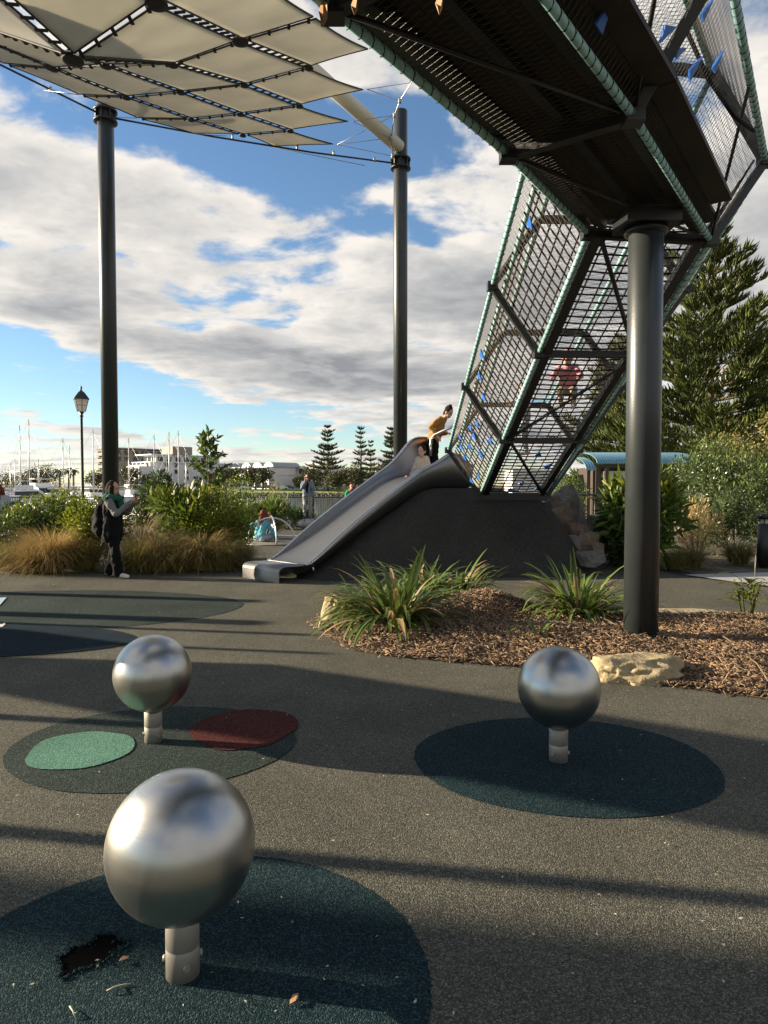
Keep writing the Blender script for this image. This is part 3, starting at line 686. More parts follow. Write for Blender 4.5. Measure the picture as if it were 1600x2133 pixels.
def clump_points(rng, n, ncl, rx, ry, h, cr, low=0.12, shell=True):
    C = []
    while len(C) < ncl:
        p = rng.uniform(-1, 1, 3); q = np.array([p[0], p[1], p[2]])
        if (q**2).sum() < 1: C.append([q[0]*rx, q[1]*ry, h*(low+(1-low)*(q[2]*.5+.5))])
    C = np.array(C); i = rng.integers(0, ncl, n); o = nrm(rng.normal(size=(n, 3)))*(rng.random((n, 1))**0.4)*cr*rng.uniform(.6, 1.2, (ncl, 1))[i]
    return C, C[i]+o, o
def shrub(label, loc, rx, ry, h, n, ll, lw, mt, ncl=26, cr=None, seed=1, name='shrub', group='shrubs in the planting beds', bend=0.15, upw=0.5, tips=None, low=.15, stems=True):
    rng = np.random.default_rng(seed); cr = cr or 0.28*(rx+ry+h)/3+0.05
    e = empty(name, loc, 0, label, 'shrub', group)
    C, P, o = clump_points(rng, n, ncl, rx, ry, h, cr, low); P[:, 2] = np.maximum(P[:, 2], 0.03)
    D = nrm(o)+np.array([[0, 0, upw]])+rng.normal(size=(n, 3))*0.35
    link('foliage', leaf_mesh('foliage', P, D, ll*rng.uniform(.6, 1.25, n), lw*rng.uniform(.7, 1.2, n), bend, rng), mt, e)
    if tips:
        k = int(n*0.12); Ct = C[np.argsort(C[:, 2])[-max(3, ncl//2):]]; i = rng.integers(0, len(Ct), k)
        P2 = Ct[i]+nrm(rng.normal(size=(k, 3))*[1, 1, .4]+[0, 0, .8])*cr*rng.uniform(.8, 1.25, (k, 1)); D2 = rng.normal(size=(k, 3))*.4+[0, 0, 1]
        tag(link('new_growth', leaf_mesh('new_growth', P2, D2, ll*rng.uniform(.7, 1.3, k), lw, 0.05, rng), tips, e), kind='stuff')
    if stems:
        mb = MB()
        for c in C[:10]: mb.tube([(0, 0, -0.05), (c[0]*.35, c[1]*.35, c[2]*.5), tuple(c)], [0.018, 0.012, 0.005], 5, False)
        mb.build('stem', M['bark'], e)
    return e
def blade_mesh(name, n, r0, h, spread, wid, rng, droop=0.9, seg=5):
    a = rng.uniform(0, 2*np.pi, n); base = np.stack([np.cos(a), np.sin(a), 0*a], 1)*(r0*np.sqrt(rng.random(n)))[:, None]
    aa = a+rng.normal(size=n)*0.5; out = np.stack([np.cos(aa), np.sin(aa), 0*aa], 1); L_ = h*rng.uniform(.55, 1.25, n); lean = np.abs(rng.normal(size=n))*spread+0.05
    S = np.stack([-np.sin(aa), np.cos(aa), 0*aa], 1); rows = []
    for k in range(seg+1):
        t = k/seg; th = lean+droop*t*t*rng.uniform(.8, 1.2, n)*1.0
        if k == 0: p = base.copy(); prev = p
        else: p = prev + (out*np.sin(th)[:, None]+np.array([[0, 0, 1]])*np.cos(th)[:, None])*(L_/seg)[:, None]; prev = p
        p[:, 2] = np.maximum(p[:, 2], 0.01); w = wid*(1-t**1.6)*0.5+0.0006
        rows += [p-S*w, p+S*w]
    V = np.stack(rows, 1).reshape(-1, 3); b = (np.arange(n)*2*(seg+1))[:, None]
    Fq = np.concatenate([b+np.array([[2*k, 2*k+1, 2*k+3, 2*k+2]]) for k in range(seg)], 1).reshape(-1, 4)
    return mesh_np(name, V, Fq, True, np.repeat(rng.random(n), 2*(seg+1)))
def tussock(label, loc, h, r0, n, mt, seed, spread=0.45, wid=0.006, droop=1.3, group='grass tussocks'):
    rng = np.random.default_rng(seed); o = link('grass_tussock', blade_mesh('grass_tussock', n, r0, h, spread, wid, rng, droop), mt); o.location = loc
    return tag(o, label, 'grass', group)
# --- strap-leaved clumps with single leaves
def strap_mesh(seed, L_, w, droop):
    rng = random.Random(seed); seg = 7; vs = []; fs = []; y = 0; z = 0; tw = rng.uniform(-.5, .5)
    for k in range(seg+1):
        t = k/seg; th = 0.25+droop*t**1.5
        if k: y += math.sin(th)*L_/seg; z += math.cos(th)*L_/seg
        ww = w*0.5*(0.55+0.9*t if t < .5 else (1-t)**0.7*1.62)+0.0008; c, s = math.cos(tw*t), math.sin(tw*t)
        vs += [(-ww*c, y-ww*s*.4, z+ww*.35), (0, y, z), (ww*c, y+ww*s*.4, z+ww*.35)]
    for k in range(seg): b = 3*k; fs += [(b, b+1, b+4, b+3), (b+1, b+2, b+5, b+4)]
    me = bpy.data.meshes.new('leaf'); me.from_pydata(vs, [], fs); me.polygons.foreach_set('use_smooth', [True]*len(fs)); me.update()
    a = me.attributes.new('tint', 'FLOAT', 'POINT'); tv = rng.random(); a.data.foreach_set('value', [tv]*len(vs))
    me.materials.append(M['strapdry'] if seed % 14 in (5, 12) else M['strap']); return me
M['strapdry'] = foliage('dry_strap', (0.25, 0.17, 0.08), (0.36, 0.26, 0.14), trans=0.2)
STRAPS = [strap_mesh(i, 1.0, 0.054+0.007*(i % 3), [0.5, 0.9, 1.3, 1.7, 2.1, 1.1, 1.5][i % 7]) for i in range(14)]
def strap_plant(label, loc, h, n, r0, seed, name='strap_leaf_plant'):
    e = empty(name, loc, 0, label, 'plant', 'strap-leaved plants in the mulch bed'); rng = random.Random(seed)
    for i in range(n):
        o = bpy.data.objects.new('leaf', STRAPS[rng.randrange(14)]); COL.objects.link(o); o.parent = e
        a = rng.uniform(0, 6.283); rr = r0*math.sqrt(rng.random()); o.location = (rr*math.sin(-a), rr*math.cos(a), 0)
        s = h*rng.uniform(.6, 1.28); o.scale = (max(s, .45)*rng.uniform(.8, 1.2), s, s)
        o.rotation_euler = (rng.uniform(-.8, .2)-rr/r0*.2, rng.uniform(-.2, .2), a+rng.uniform(-.5, .5))
    return e
# --- mulch bed
bedf = [(680, 1318), (700, 1338), (745, 1356), (800, 1366), (900, 1376), (1000, 1384), (1080, 1390), (1180, 1402), (1250, 1414), (1330, 1424), (1430, 1434), (1520, 1446), (1600, 1458)]
bedb = [(5.6, 6.0), (5.9, 8.3), (4.2, 8.5), (2.9, 8.55), (1.9, 9.0), (1.2, 9.6), (0.4, 9.7), (-0.2, 9.2), (-0.7, 8.4), (-0.8, 7.9)]
fp = [gp(*q) for q in bedf]; bedpoly = [(p.x, p.y) for p in fp]+[(4.6, 4.75)]+bedb
def inside(x, y, P=bedpoly):
    c = False; j = len(P)-1
    for i in range(len(P)):
        if (P[i][1] > y) != (P[j][1] > y) and x < (P[j][0]-P[i][0])*(y-P[i][1])/(P[j][1]-P[i][1])+P[i][0]: c = not c
        j = i
    return c
def edge_d(x, y, P=bedpoly):
    m_ = 9e9
    for i in range(len(P)):
        ax, ay = P[i-1]; bx, by = P[i]; dx, dy = bx-ax, by-ay; t = max(0, min(1, ((x-ax)*dx+(y-ay)*dy)/(dx*dx+dy*dy+1e-9)))
        m_ = min(m_, math.hypot(ax+dx*t-x, ay+dy*t-y))
    return m_
def bed_z(x, y):
    d = edge_d(x, y) if inside(x, y) else 0
    h = 0.015+0.10*ss(d, 0, 0.7)
    h += 0.20*math.exp(-(((x-1.15)/.55)**2+((y-8.35)/.45)**2)) + 0.05*math.exp(-(((x-2.1)/.6)**2+((y-7.0)/.4)**2))
    h += 0.018*math.sin(5.1*x+1.7*y)*math.sin(4.3*y-2*x)*ss(d, 0, .3)
    return h
V = []; idx = {}; Fq = []; st = 0.09; xs = np.arange(-1.1, 6.2, st); ys = np.arange(4.5, 10, st)
for i, x in enumerate(xs):
    for j, y in enumerate(ys):
        if inside(x, y): idx[i, j] = len(V); V.append((x, y, bed_z(x, y)))
for (i, j), k in idx.items():
    if (i+1, j) in idx and (i, j+1) in idx and (i+1, j+1) in idx: Fq.append((k, idx[i+1, j], idx[i+1, j+1], idx[i, j+1]))
bed = link('mulch_bed', mesh_np('mulch_bed', V, Fq, True), M['mulch']); bed['kind'] = 'structure'
sheet('mulch_edge', bedpoly, 0.006, M['mulch'])
rng = np.random.default_rng(4); Cp = []
while len(Cp) < 26000:
    x, y = rng.uniform(-1.1, 5.2), rng.uniform(4.6, 9.8)
    if abs(x/max(y, .1)) > 0.62: continue
    if inside(x, y) or edge_d(x, y) < 0.10*rng.random()**3: Cp.append((x, y, bed_z(x, y)+rng.uniform(0, .03)))
Cp = np.array(Cp); n = len(Cp); a = rng.uniform(0, 6.283, n); ti = rng.normal(size=n)*.35; L1 = rng.uniform(.008, .04, n)*np.where(rng.random(n) < .03, 2.6, 1); W1 = rng.uniform(.0018, .0065, n)
D = np.stack([np.cos(a)*np.cos(ti), np.sin(a)*np.cos(ti), np.sin(ti)], 1)*L1[:, None]; S = np.stack([-np.sin(a), np.cos(a), rng.normal(size=n)*.4], 1)*W1[:, None]; T = np.array([[0, 0, .004]])+0*D
V = np.stack([Cp-D-S*.5, Cp+D-S, Cp+D*1.1+S, Cp-D+S, Cp-D*.9-S+T, Cp+D-S+T, Cp+D+S*.7+T, Cp-D+S+T], 1).reshape(-1, 3); b = (np.arange(n)*8)[:, None]
Fq = np.concatenate([b+np.array([f]) for f in ((4, 5, 6, 7), (0, 1, 5, 4), (1, 2, 6, 5), (2, 3, 7, 6), (3, 0, 4, 7))], 1).reshape(-1, 4)
tag(link('wood_chips', mesh_np('wood_chips', V, Fq, False, np.repeat(np.clip(rng.random(n)*.75+.22*np.sin(Cp[:, 0]*4.1+1.3*np.sin(Cp[:, 1]*3.3))*np.sin(Cp[:, 1]*5.2)+.1, 0, 1), 8)), M['chip']), 'brown wood chips covering the planting bed', 'mulch', None, 'stuff')
# long dry stalks
for k, (a_, b_) in enumerate((((1105, 1250), (1160, 1275)), ((1225, 1310), (1290, 1345)), ((1480, 1352), (1530, 1378)), ((1555, 1402), (1600, 1440)), ((960, 1300), (1010, 1330)))):
    A, B = gp(*a_), gp(*b_); A.z = bed_z(A.x, A.y)+.03; B.z = bed_z(B.x, B.y)+.03; mb = MB(); mb.tube([A, (A+B)/2+Vector((0, 0, .03)), B], [.006, .008, .004], 5)
    tag(mb.build('dry_stalk', M['strapdry']), ['dry fallen stalk left of the middle strap plant', 'dry fallen stalk beside the thick column', 'dry fallen stalk on the open mulch right of the column', 'dry fallen stalk at the right edge of the mulch', 'dry fallen stalk before the mulch heap'][k], 'stalk', 'dry stalks on the mulch')
# --- rocks
def rock(label, c, size, seed, m_, name='boulder', cat='rock', sub=3, rough=0.16, group=None, rz=0, cut=0.25):
    from mathutils import noise as mn
    import bmesh
    bm = bmesh.new(); bmesh.ops.create_icosphere(bm, subdivisions=sub, radius=1.0)
    for v in bm.verts:
        p = v.co.copy(); q = p*1.3+Vector((seed*3.1, seed*1.7, 0)); d = mn.noise(q)*rough*2+mn.noise(q*2.7)*rough*0.9+mn.noise(q*6.5)*rough*.35
        p = p*(1+d); p.x = math.copysign(abs(p.x)**0.8, p.x); p.y = math.copysign(abs(p.y)**0.8, p.y)
        p.z = max(-0.35, min(p.z, 0.78+0.15*mn.noise(q*1.5)))
        v.co = Vector((p.x*size[0]/2, p.y*size[1]/2, (p.z+0.3)*size[2]/1.08))
    me = bpy.data.meshes.new(name); bm.to_mesh(me); bm.free(); me.polygons.foreach_set('use_smooth', [name != 'rock']*len(me.polygons))
    o = link(name, me, m_); o.location = c; o.rotation_euler = (0, 0, rz)
    return tag(o, label, cat, group)
p = gp(1338, 1420); rock('long pale sandstone boulder on the mulch edge', (p.x, p.y+.12, 0.0), (.70, .44, .17), 2, M['sandstone'], sub=5, rough=.22)
p = gp(708, 1298); rock('small pale sandstone block beside the left strap plants', (p.x, p.y+.1, 0), (.40, .34, .29), 5, M['sandstone'], sub=4)
p = gp(1394, 1342); rock('small mossy green stone behind the long boulder', (p.x, p.y, .06), (.15, .1, .07), 9, mat('moss_stone', (.22, .24, .07), .9, bump=.6), sub=3, name='stone')
p = gp(1330, 1283); rock('flat pale sandstone slab behind the column', (p.x+.55, 8.55, 0), (1.1, .35, .07), 12, M['sandstone'], name='flat_stone')
for k, (px, py, Y, s, m_) in enumerate(((1168, 1092, 14.2, (.62, .5, .75), 'redrock'), (1186, 1065, 14.9, (.75, .6, 1.15), 'greyrock'), (1200, 1112, 13.7, (.55, .45, .45), 'redrock'), (1216, 1128, 13.5, (.55, .45, .4), 'redrock'), (1190, 1135, 13.3, (.6, .5, .4), 'greyrock'), (1232, 1140, 13.2, (.55, .45, .3), 'redrock'), (1240, 1095, 15.2, (.6, .5, .5), 'greyrock'), (1160, 1050, 14.6, (.5, .5, .5), 'greyrock'), (1225, 1160, 12.7, (.8, .5, .25), 'greyrock'))):
    p = at(px, py, Y); rock(['rusty brown rock against the mound', 'tall grey rock at the back of the rock pile', 'brown rock in the middle of the rock pile', 'brown rock on the right of the rock pile', 'grey rock low on the mound side', 'low brown rock at the right foot of the pile', 'grey rock behind the pile by the leafy shrub', 'grey rock at the top of the pile beside the net tube', 'flat grey rock at the bottom of the pile'][k], (p.x, p.y, max(0, p.z-s[2]*.55)), s, 20+k, M[m_], name='rock', group='rocks beside the mound', rough=.3, rz=k, sub=2)
# --- plants of the mulch bed
def bz(px, py):
    p = gp(px, py); return (p.x, p.y, bed_z(p.x, p.y)-.01)
strap_plant('large strap-leaved clump at the left end of the mulch bed', bz(825, 1318), .76, 220, .20, 1)
strap_plant('strap-leaved clump leaning left over the small pale stone', bz(770, 1300), .58, 150, .18, 2)
strap_plant('strap-leaved clump behind the mulch heap, before the mound', bz(945, 1262), .64, 180, .25, 3)
strap_plant('strap-leaved clump between the two left clumps', bz(880, 1268), .70, 150, .20, 4)
strap_plant('strap-leaved clump just left of the thick column', bz(1205, 1300), .68, 210, .19, 5)
strap_plant('small young strap-leaved sprout behind the right steel ball', bz(1122, 1352), .30, 16, .06, 6)
tussock('small pale grass tuft beside the small pale stone', (gp(700, 1285).x-.05, 8.5, 0), .34, .08, 260, M['olive'], 31, .5, .004, 1.2)
# broad pale plant at the right edge
e = empty('ginger_plant', bz(1556, 1300), 0, 'yellow-green broad-leaved plant at the right edge of the mulch', 'plant')
rg = random.Random(8)
for i in range(34):
    mb = MB(); a = rg.uniform(0, 6.283); L_ = rg.uniform(.16, .34); w = rg.uniform(.018, .03); b0 = Vector((rg.uniform(-.12, .12), rg.uniform(-.1, .1), rg.uniform(.12, .42))); dr = Vector((math.cos(a), math.sin(a), 0)); sd_ = Vector((-math.sin(a), math.cos(a), 0)); vs = []; pt = b0; 
    for k in range(6):
        t = k/5; th = .5+1.5*t; 
        if k: pt = pt + (dr*math.sin(th)+Vector((0, 0, math.cos(th))))*(L_/5)
        ww = w*math.sin(math.pi*min(.97, .12+t*.86)); vs += [pt-sd_*ww, pt+Vector((0, 0, -.006)), pt+sd_*ww]
    mb.add(vs, [f for k in range(5) for f in ((3*k, 3*k+1, 3*k+4, 3*k+3), (3*k+1, 3*k+2, 3*k+5, 3*k+4))], True); mb.build('leaf', M['leaf_yel'], e)
for i in range(9):
    mb = MB(); a = rg.uniform(0, 6.28); q = Vector((math.cos(a)*.08, math.sin(a)*.08, 0)); mb.tube([q*.6, q*1.2+Vector((0, 0, .2)), q*1.8+Vector((0, 0, .42))], [.007, .006, .003], 5); mb.build('stem', M['leaf_yel'], e)
# --- left planting bed
def base(px, Y): p = at(px, 1100, Y); return (p.x, Y, 0)
shrub('dark leafy shrub at the far left edge', base(40, 14.2), .75, .6, 1.15, 5200, .085, .034, M['leaf_dark'], 30, seed=1)
shrub('dark green shrub behind the large tan tussock', base(120, 14.0), .75, .6, 1.28, 5600, .08, .032, M['leaf_mid'], 32, seed=2, tips=M['leaf_yel'])
shrub('yellow-green shrub left of the person taking a picture', base(193, 13.6), .62, .5, 1.22, 5600, .075, .033, M['leaf_yel'], 28, seed=3)
shrub('thin dark shrub with loose branches right of the person', base(333, 15.2), .5, .45, 1.75, 2400, .13, .04, M['leaf_dark'], 22, .25, seed=4, low=.2)
shrub('broad-leaved shrub with bright yellow top leaves', base(388, 14.6), .56, .5, 1.42, 2600, .20, .06, M['leaf_mid'], 20, .3, seed=5, tips=M['leaf_yel'])
shrub('fine-leaved bright green shrub beside the sapling', base(455, 14.4), .62, .55, 1.42, 8000, .055, .026, M['leaf_yel'], 32, seed=6)
shrub('dark low shrub under the fine-leaved bright one', base(430, 14.0), .6, .45, .8, 3600, .07, .03, M['leaf_mid'], 20, seed=7)
shrub('fine-leaved shrub with a high right shoulder', base(492, 15.4), .35, .4, 1.65, 3000, .055, .026, M['leaf_mid'], 18, seed=8, tips=M['leaf_yel'])
shrub('grassy reed-leaved shrub before the black railing', base(545, 21), .75, .6, 1.1, 2600, .32, .026, M['leaf_mid'], 22, .3, seed=9, upw=1.3)
shrub('wispy thin shrub rising over the railing', base(565, 23), .5, .5, 1.7, 1100, .12, .02, M['olive'], 16, .3, seed=10)
shrub('low dark shrub behind the hoop spinner', base(520, 22), .9, .6, .75, 2600, .2, .03, M['leaf_dark'], 22, seed=11)
shrub('low grassy shrub beside the grey play pebble', base(600, 25.8), 1.0, .5, .6, 2000, .3, .025, M['leaf_dark'], 22, seed=12, upw=1.2)
# sapling
sp0 = base(436, 15.0); e = empty('sapling', sp0, 0, 'young sapling with glossy leaves rising above the shrubs', 'tree')
mb = MB(); mb.tube([(0, 0, 0), (.02, 0, .9), (-.01, .02, 1.8), (-.08, 0, 2.62)], [.028, .022, .016, .006], 7); mb.build('trunk', M['bark'], e)
rng = np.random.default_rng(77); Pl = []; Dl = []; mbb = MB()
for k in range(24):
    z = 1.25+1.3*k/23; a = k*2.4; L_ = (.55 if z < 2.1 else .26)*rng.uniform(.6, 1.1)*(1.0 if z > 1.5 else .7); d = np.array([math.cos(a), math.sin(a)*.8, .75]); d /= np.linalg.norm(d); s0 = np.array([0, 0, z]); mbb.tube([tuple(s0), tuple(s0+d*L_)], [.007, .003], 4, False)
    for q in range(26):
        t = .2+.85*rng.random(); Pl.append(s0+d*L_*t); Dl.append(d*.6+rng.normal(size=3)*.6+[0, 0, .35])
for q in range(60): Pl.append(np.array([-.08, 0, 2.35+.3*rng.random()])); Dl.append(rng.normal(size=3)*.5+[0, 0, .6])
mbb.build('branches', M['bark'], e); link('crown', leaf_mesh('crown', np.array(Pl), np.array(Dl), .14*rng.uniform(.7, 1.2, len(Pl)), .05, .1, rng), M['leaf_mid'], e)
for k, (px, Y, h, r0, n, mt, lab) in enumerate(((105, 12.95, .80, .16, 2600, 'tan', 'large tan tussock left of the person taking a picture'), (22, 13.0, .55, .14, 1300, 'olive', 'olive tussock at the left edge'), (62, 12.8, .5, .12, 1100, 'tan', 'low tan tussock beside the large one'),
    (172, 13.1, .6, .14, 1200, 'olive', 'olive tussock behind the person, under the yellow-green shrub'), (290, 12.95, .62, .15, 1700, 'olive', 'olive tussock just right of the person'), (325, 13.2, .72, .14, 1300, 'tan', 'tan tussock right of the person, standing higher'),
    (372, 13.0, .58, .15, 1500, 'olive', 'olive tussock under the broad-leaved shrub'), (418, 13.2, .70, .15, 1500, 'tan', 'tan tussock under the sapling'), (462, 13.1, .55, .15, 1500, 'olive', 'olive tussock left of the slide'), (497, 13.7, .5, .14, 1100, 'olive', 'last olive tussock before the slide foot'), (290, 14.3, 1.05, .1, 500, 'tan', 'tall tan plume grass behind the phone'))):
    b_ = base(px, Y); tussock(lab, b_, h*1.28, r0*1.3, int(n*1.2), M[mt], 40+k)
# --- right side planting
shrub('broad-leaved bright ginger shrub right behind the column', base(1325, 13.6), .72, .5, 1.65, 2300, .30, .07, M['leaf_mid'], 26, .3, seed=21, tips=M['leaf_yel'], upw=.7)
shrub('dark under-shrub left of the column base', base(1292, 13.9), .45, .45, 1.0, 1600, .22, .05, M['leaf_dark'], 16, seed=22)
shrub('large grey-green shrub filling the right background', base(1508, 18.2), 1.15, 1.1, 2.45, 9500, .10, .034, M['leaf_grey'], 46, .5, seed=23, tips=M['leaf_mid'])
shrub('grey-green shrub at the right edge of the picture', base(1600, 17.0), 1.0, .9, 2.3, 7000, .10, .034, M['leaf_grey'], 36, .45, seed=24, tips=M['leaf_mid'])
shrub('lower grey-green shrub behind the bollard', base(1530, 16.2), .9, .7, 1.3, 5200, .09, .034, M['leaf_grey'], 30, seed=25)
shrub('twiggy brown bush right of the column', base(1452, 14.6), .5, .45, 1.15, 1500, .16, .014, M['tan'], 20, .25, seed=26, upw=1.2)
shrub('small upright shrub beyond the rock pile', base(1186, 24.0), .62, .6, 2.0, 3200, .09, .04, M['leaf_mid'], 24, seed=27)
for k, (px, Y, h, r0, n, mt, lab) in enumerate(((1540, 14.2, .62, .14, 1500, 'olive', 'pale tussock left of the black bollard'), (1440, 13.6, .55, .16, 1400, 'olive', 'olive tussock right of the column base'), (1405, 13.3, .5, .15, 1100, 'olive', 'dark tussock close behind the column'), (1250, 18.5, .5, .2, 900, 'olive', 'grass clump on the bank beyond the rocks'))):
    tussock(lab, base(px, Y), h, r0, n, M[mt], 70+k)
# --- Norfolk pines
def pine(label, loc, H, rad, seed, whorls, per, tw, mt, z0=0.10, name='norfolk_pine', tl=0.55, tr=0.07, power=0.8, sparse=1.0, asym=None):
    rng = np.random.default_rng(seed); e = empty(name, loc, 0, label, 'tree', 'Norfolk pines'); mb = MB()
    mb.tube([(0, 0, -.2), (0, 0, H*.3), (.05, 0, H*.65), (0, 0, H*.99)], [H*.021, H*.016, H*.009, .02], 12); mb.build('trunk', M['bark'], e)
    Pb = []; Db = []; br = MB()
    for w in range(whorls):
        t = z0+(0.985-z0)*min(1, max(0, (w+rng.uniform(-.25, .25))/(whorls-1))); zz = H*t
        Lw = rad*max(.05, (1-t)/(1-z0))**power*rng.uniform(.62, 1.12)+.12
        for k in range(per):
            a = 2*np.pi*(k+.5*(w % 2)+rng.uniform(-.25, .25))/per; L_ = Lw*rng.uniform(.6, 1.15)
            if rng.random() > sparse: continue
            d = np.array([math.cos(a), math.sin(a), 0]); up0 = -.06+.45*t
            pts = [np.array([0, 0, zz])+d*L_*s+np.array([0, 0, L_*(up0*s+.16*s*s)]) for s in (0, .35, .7, 1.0)]
            br.tube([tuple(q) for q in pts], [.05*H/17, .04*H/17, .025*H/17, .012], 5, False)
            nt_ = int(tw*L_)+3; s = rng.uniform(.22, 1.0, nt_)**.8
            q = np.array([0, 0, zz])+d*(L_*s)[:, None]+np.array([[0, 0, 1]])*(L_*(up0*s+.16*s*s))[:, None]
            side = np.array([-d[1], d[0], 0])*rng.choice([-1, 1], nt_)[:, None]; 
            Pb.append(q+side*rng.uniform(0, .12, nt_)[:, None]*L_); Db.append(side*rng.uniform(.2, .8, nt_)[:, None]+d*rng.uniform(.3, .9, nt_)[:, None]+np.array([0, 0, .65])+rng.normal(size=(nt_, 3))*.15)
    br.build('branches', M['bark'], e)
    P = np.concatenate(Pb); D = nrm(np.concatenate(Db)); n = len(P); ln = tl*rng.uniform(.6, 1.25, n)[:, None]; r = tr*rng.uniform(.7, 1.2, n)[:, None]
    S = nrm(np.cross(D, rng.normal(size=(n, 3)))); T2 = np.cross(D, S); rows = []
    for t, k in ((0, .45), (.5, 1.0), (1, .12)):
        c = P+D*ln*t+np.array([[0, 0, 1]])*ln*(.18*t*t)
        for a in (0, 2.094, 4.189): rows.append(c+(S*math.cos(a)+T2*math.sin(a))*r*k)
    V = np.stack(rows, 1).reshape(-1, 3); b = (np.arange(n)*9)[:, None]
    Fq = np.concatenate([b+np.array([[i*3+j, i*3+(j+1) % 3, (i+1)*3+(j+1) % 3, (i+1)*3+j]]) for i in range(2) for j in range(3)], 1).reshape(-1, 4)
    link('crown', mesh_np('crown', V, Fq, False, np.repeat(rng.random(n), 9)), mt, e)
    return e
def far_at(px, Y): p = at(px, 1000, Y); return (p.x, Y, 0)
pine('tall sunlit Norfolk pine standing right of the column', far_at(1476, 42), 16.2, 6.6, 5, 21, 9, 34, M['pine'], z0=.08, tl=.55, tr=.05, power=.62)
pine('Norfolk pine whose branches reach in at the right edge', far_at(1695, 48), 18.0, 6.5, 6, 20, 8, 20, M['pine'], z0=.1, tl=.6, tr=.055, power=.65)
pine('dense dark Norfolk pine seen through the net tube', far_at(1300, 52), 11.8, 5.2, 7, 18, 9, 24, M['pine'], z0=.05, tl=.6, tr=.06, power=.6)
pine('wide Norfolk pine beyond the water, left of the middle mast', far_at(683, 255), 22.5, 8.2, 8, 13, 9, 7, M['pinefar'], z0=.08, tl=1.0, tr=.16, power=.72)
pine('slender bare-topped Norfolk pine beyond the water', far_at(752, 250), 21.5, 4.0, 9, 13, 7, 7, M['pinefar'], z0=.1, tl=.9, tr=.16, power=.5, sparse=.65)
pine('short slender Norfolk pine beside the bare-topped one', far_at(772, 245), 16.5, 4.2, 10, 11, 7, 8, M['pinefar'], z0=.05, tl=.9, tr=.17, power=.7)
pine('dense Norfolk pine half hidden behind the middle mast', far_at(816, 215), 18.5, 5.2, 11, 13, 8, 10, M['pinefar'], z0=.05, tl=.9, tr=.17, power=.6)
def roundtree(label, loc, rx, h, n, ll, mt, seed, low=.25, ncl=22, name='tree', group='round trees beyond the water'):
    rng = np.random.default_rng(seed); e = empty(name, loc, 0, label, 'tree', group)
    C, P, o = clump_points(rng, n, ncl, rx, rx, h, rx*.42, low); link('crown', leaf_mesh('crown', P, nrm(o)+rng.normal(size=(n, 3))*.4, ll, ll*.5, .1, rng), mt, e)
    mb = MB(); mb.tube([(0, 0, -.1), (.1, 0, h*.4), (0, 0, h*.75)], [h*.035, h*.025, h*.01], 7)
    for c in C[:7]: mb.tube([(0, 0, h*.3), tuple(c)], [h*.015, h*.006], 5, False)
    mb.build('trunk', M['bark'], e); return e
for k, (px, Y, rx, h, lab) in enumerate(((795, 235, 5.0, 9.5, 'round olive tree right of the slender pines'), (735, 240, 4.5, 8, 'low round tree under the slender pines'), (655, 262, 4.6, 8.6, 'round tree behind the woman on the pebble'), (700, 235, 3.4, 6, 'brown round bush before the cream house'), (625, 250, 2.4, 4.2, 'small tan bush left of the woman on the pebble'), (548, 255, 3.6, 8.2, 'tree before the long white building'), (523, 257, 2.6, 7.5, 'thin tree left of the one before the long building'), (483, 258, 4, 8, 'tree at the left end of the long white building'), (455, 262, 3.5, 7, 'tree behind the sapling'), (272, 262, 4.2, 7.5, 'tree before the white apartment block'), (205, 270, 4.5, 6, 'tree before the dark apartment block'), (80, 300, 6, 7.5, 'dark tree behind the marina left of the lamp'), (97, 310, 7, 9.8, 'broad dark tree behind the marina'), (60, 300, 6, 6, 'low dark tree behind the marina at the left'), (20, 320, 8, 6, 'low dark tree at the left edge beyond the marina'), (310, 258, 3, 5, 'small tree right of the white apartment balconies'))):
    roundtree(lab, (at(px, 1000, Y+6).x, Y+6, .3), rx, h, 1500, .75, M['farleaf'], 100+k)
roundtree('round olive tree at the right edge under the pines', far_at(1580, 36), 2.2, 4.9, 7000, .17, M['olive'], 140, name='tree', group='trees at the right')
# far palms
def palm(label, loc, h, seed):
    rg = random.Random(seed); e = empty('palm_tree', loc, 0, label, 'tree', 'palms behind the marina'); mb = MB(); mb.tube([(0, 0, 0), (.1, 0, h*.8)], [.45, .4], 8); mb.build('trunk', M['bark'], e); mb = MB()
    for i in range(26):
        a = rg.uniform(0, 6.28); el = rg.uniform(-.2, 1.2); L_ = 3.4; p = Vector((.1, 0, h*.8)); d = Vector((math.cos(a), math.sin(a), 0)); s = Vector((-d.y, d.x, 0)); vs = []
        for k in range(6):
            t = k/5
            if k: th = el-1.6*t; p = p+(d*math.cos(th)+Vector((0, 0, math.sin(th))))*(L_/5)
            w = .38*math.sin(math.pi*min(.95, .1+t*.85)); vs += [p-s*w-Vector((0, 0, w*.6)), p, p+s*w-Vector((0, 0, w*.6))]
        mb.add(vs, [f for k in range(5) for f in ((3*k, 3*k+1, 3*k+4, 3*k+3), (3*k+1, 3*k+2, 3*k+5, 3*k+4))])
    mb.build('fronds', M['pinefar'], e)
for k, (px, h) in enumerate(((63, 9), (124, 9.5), (143, 9), (153, 10.2))):
    palm(['palm left of the broad dark tree behind the marina', 'palm right of the broad dark tree behind the marina', 'lower palm close left of the lamp', 'taller palm behind the lamp post'][k], far_at(px, 275+6*k), h, k)
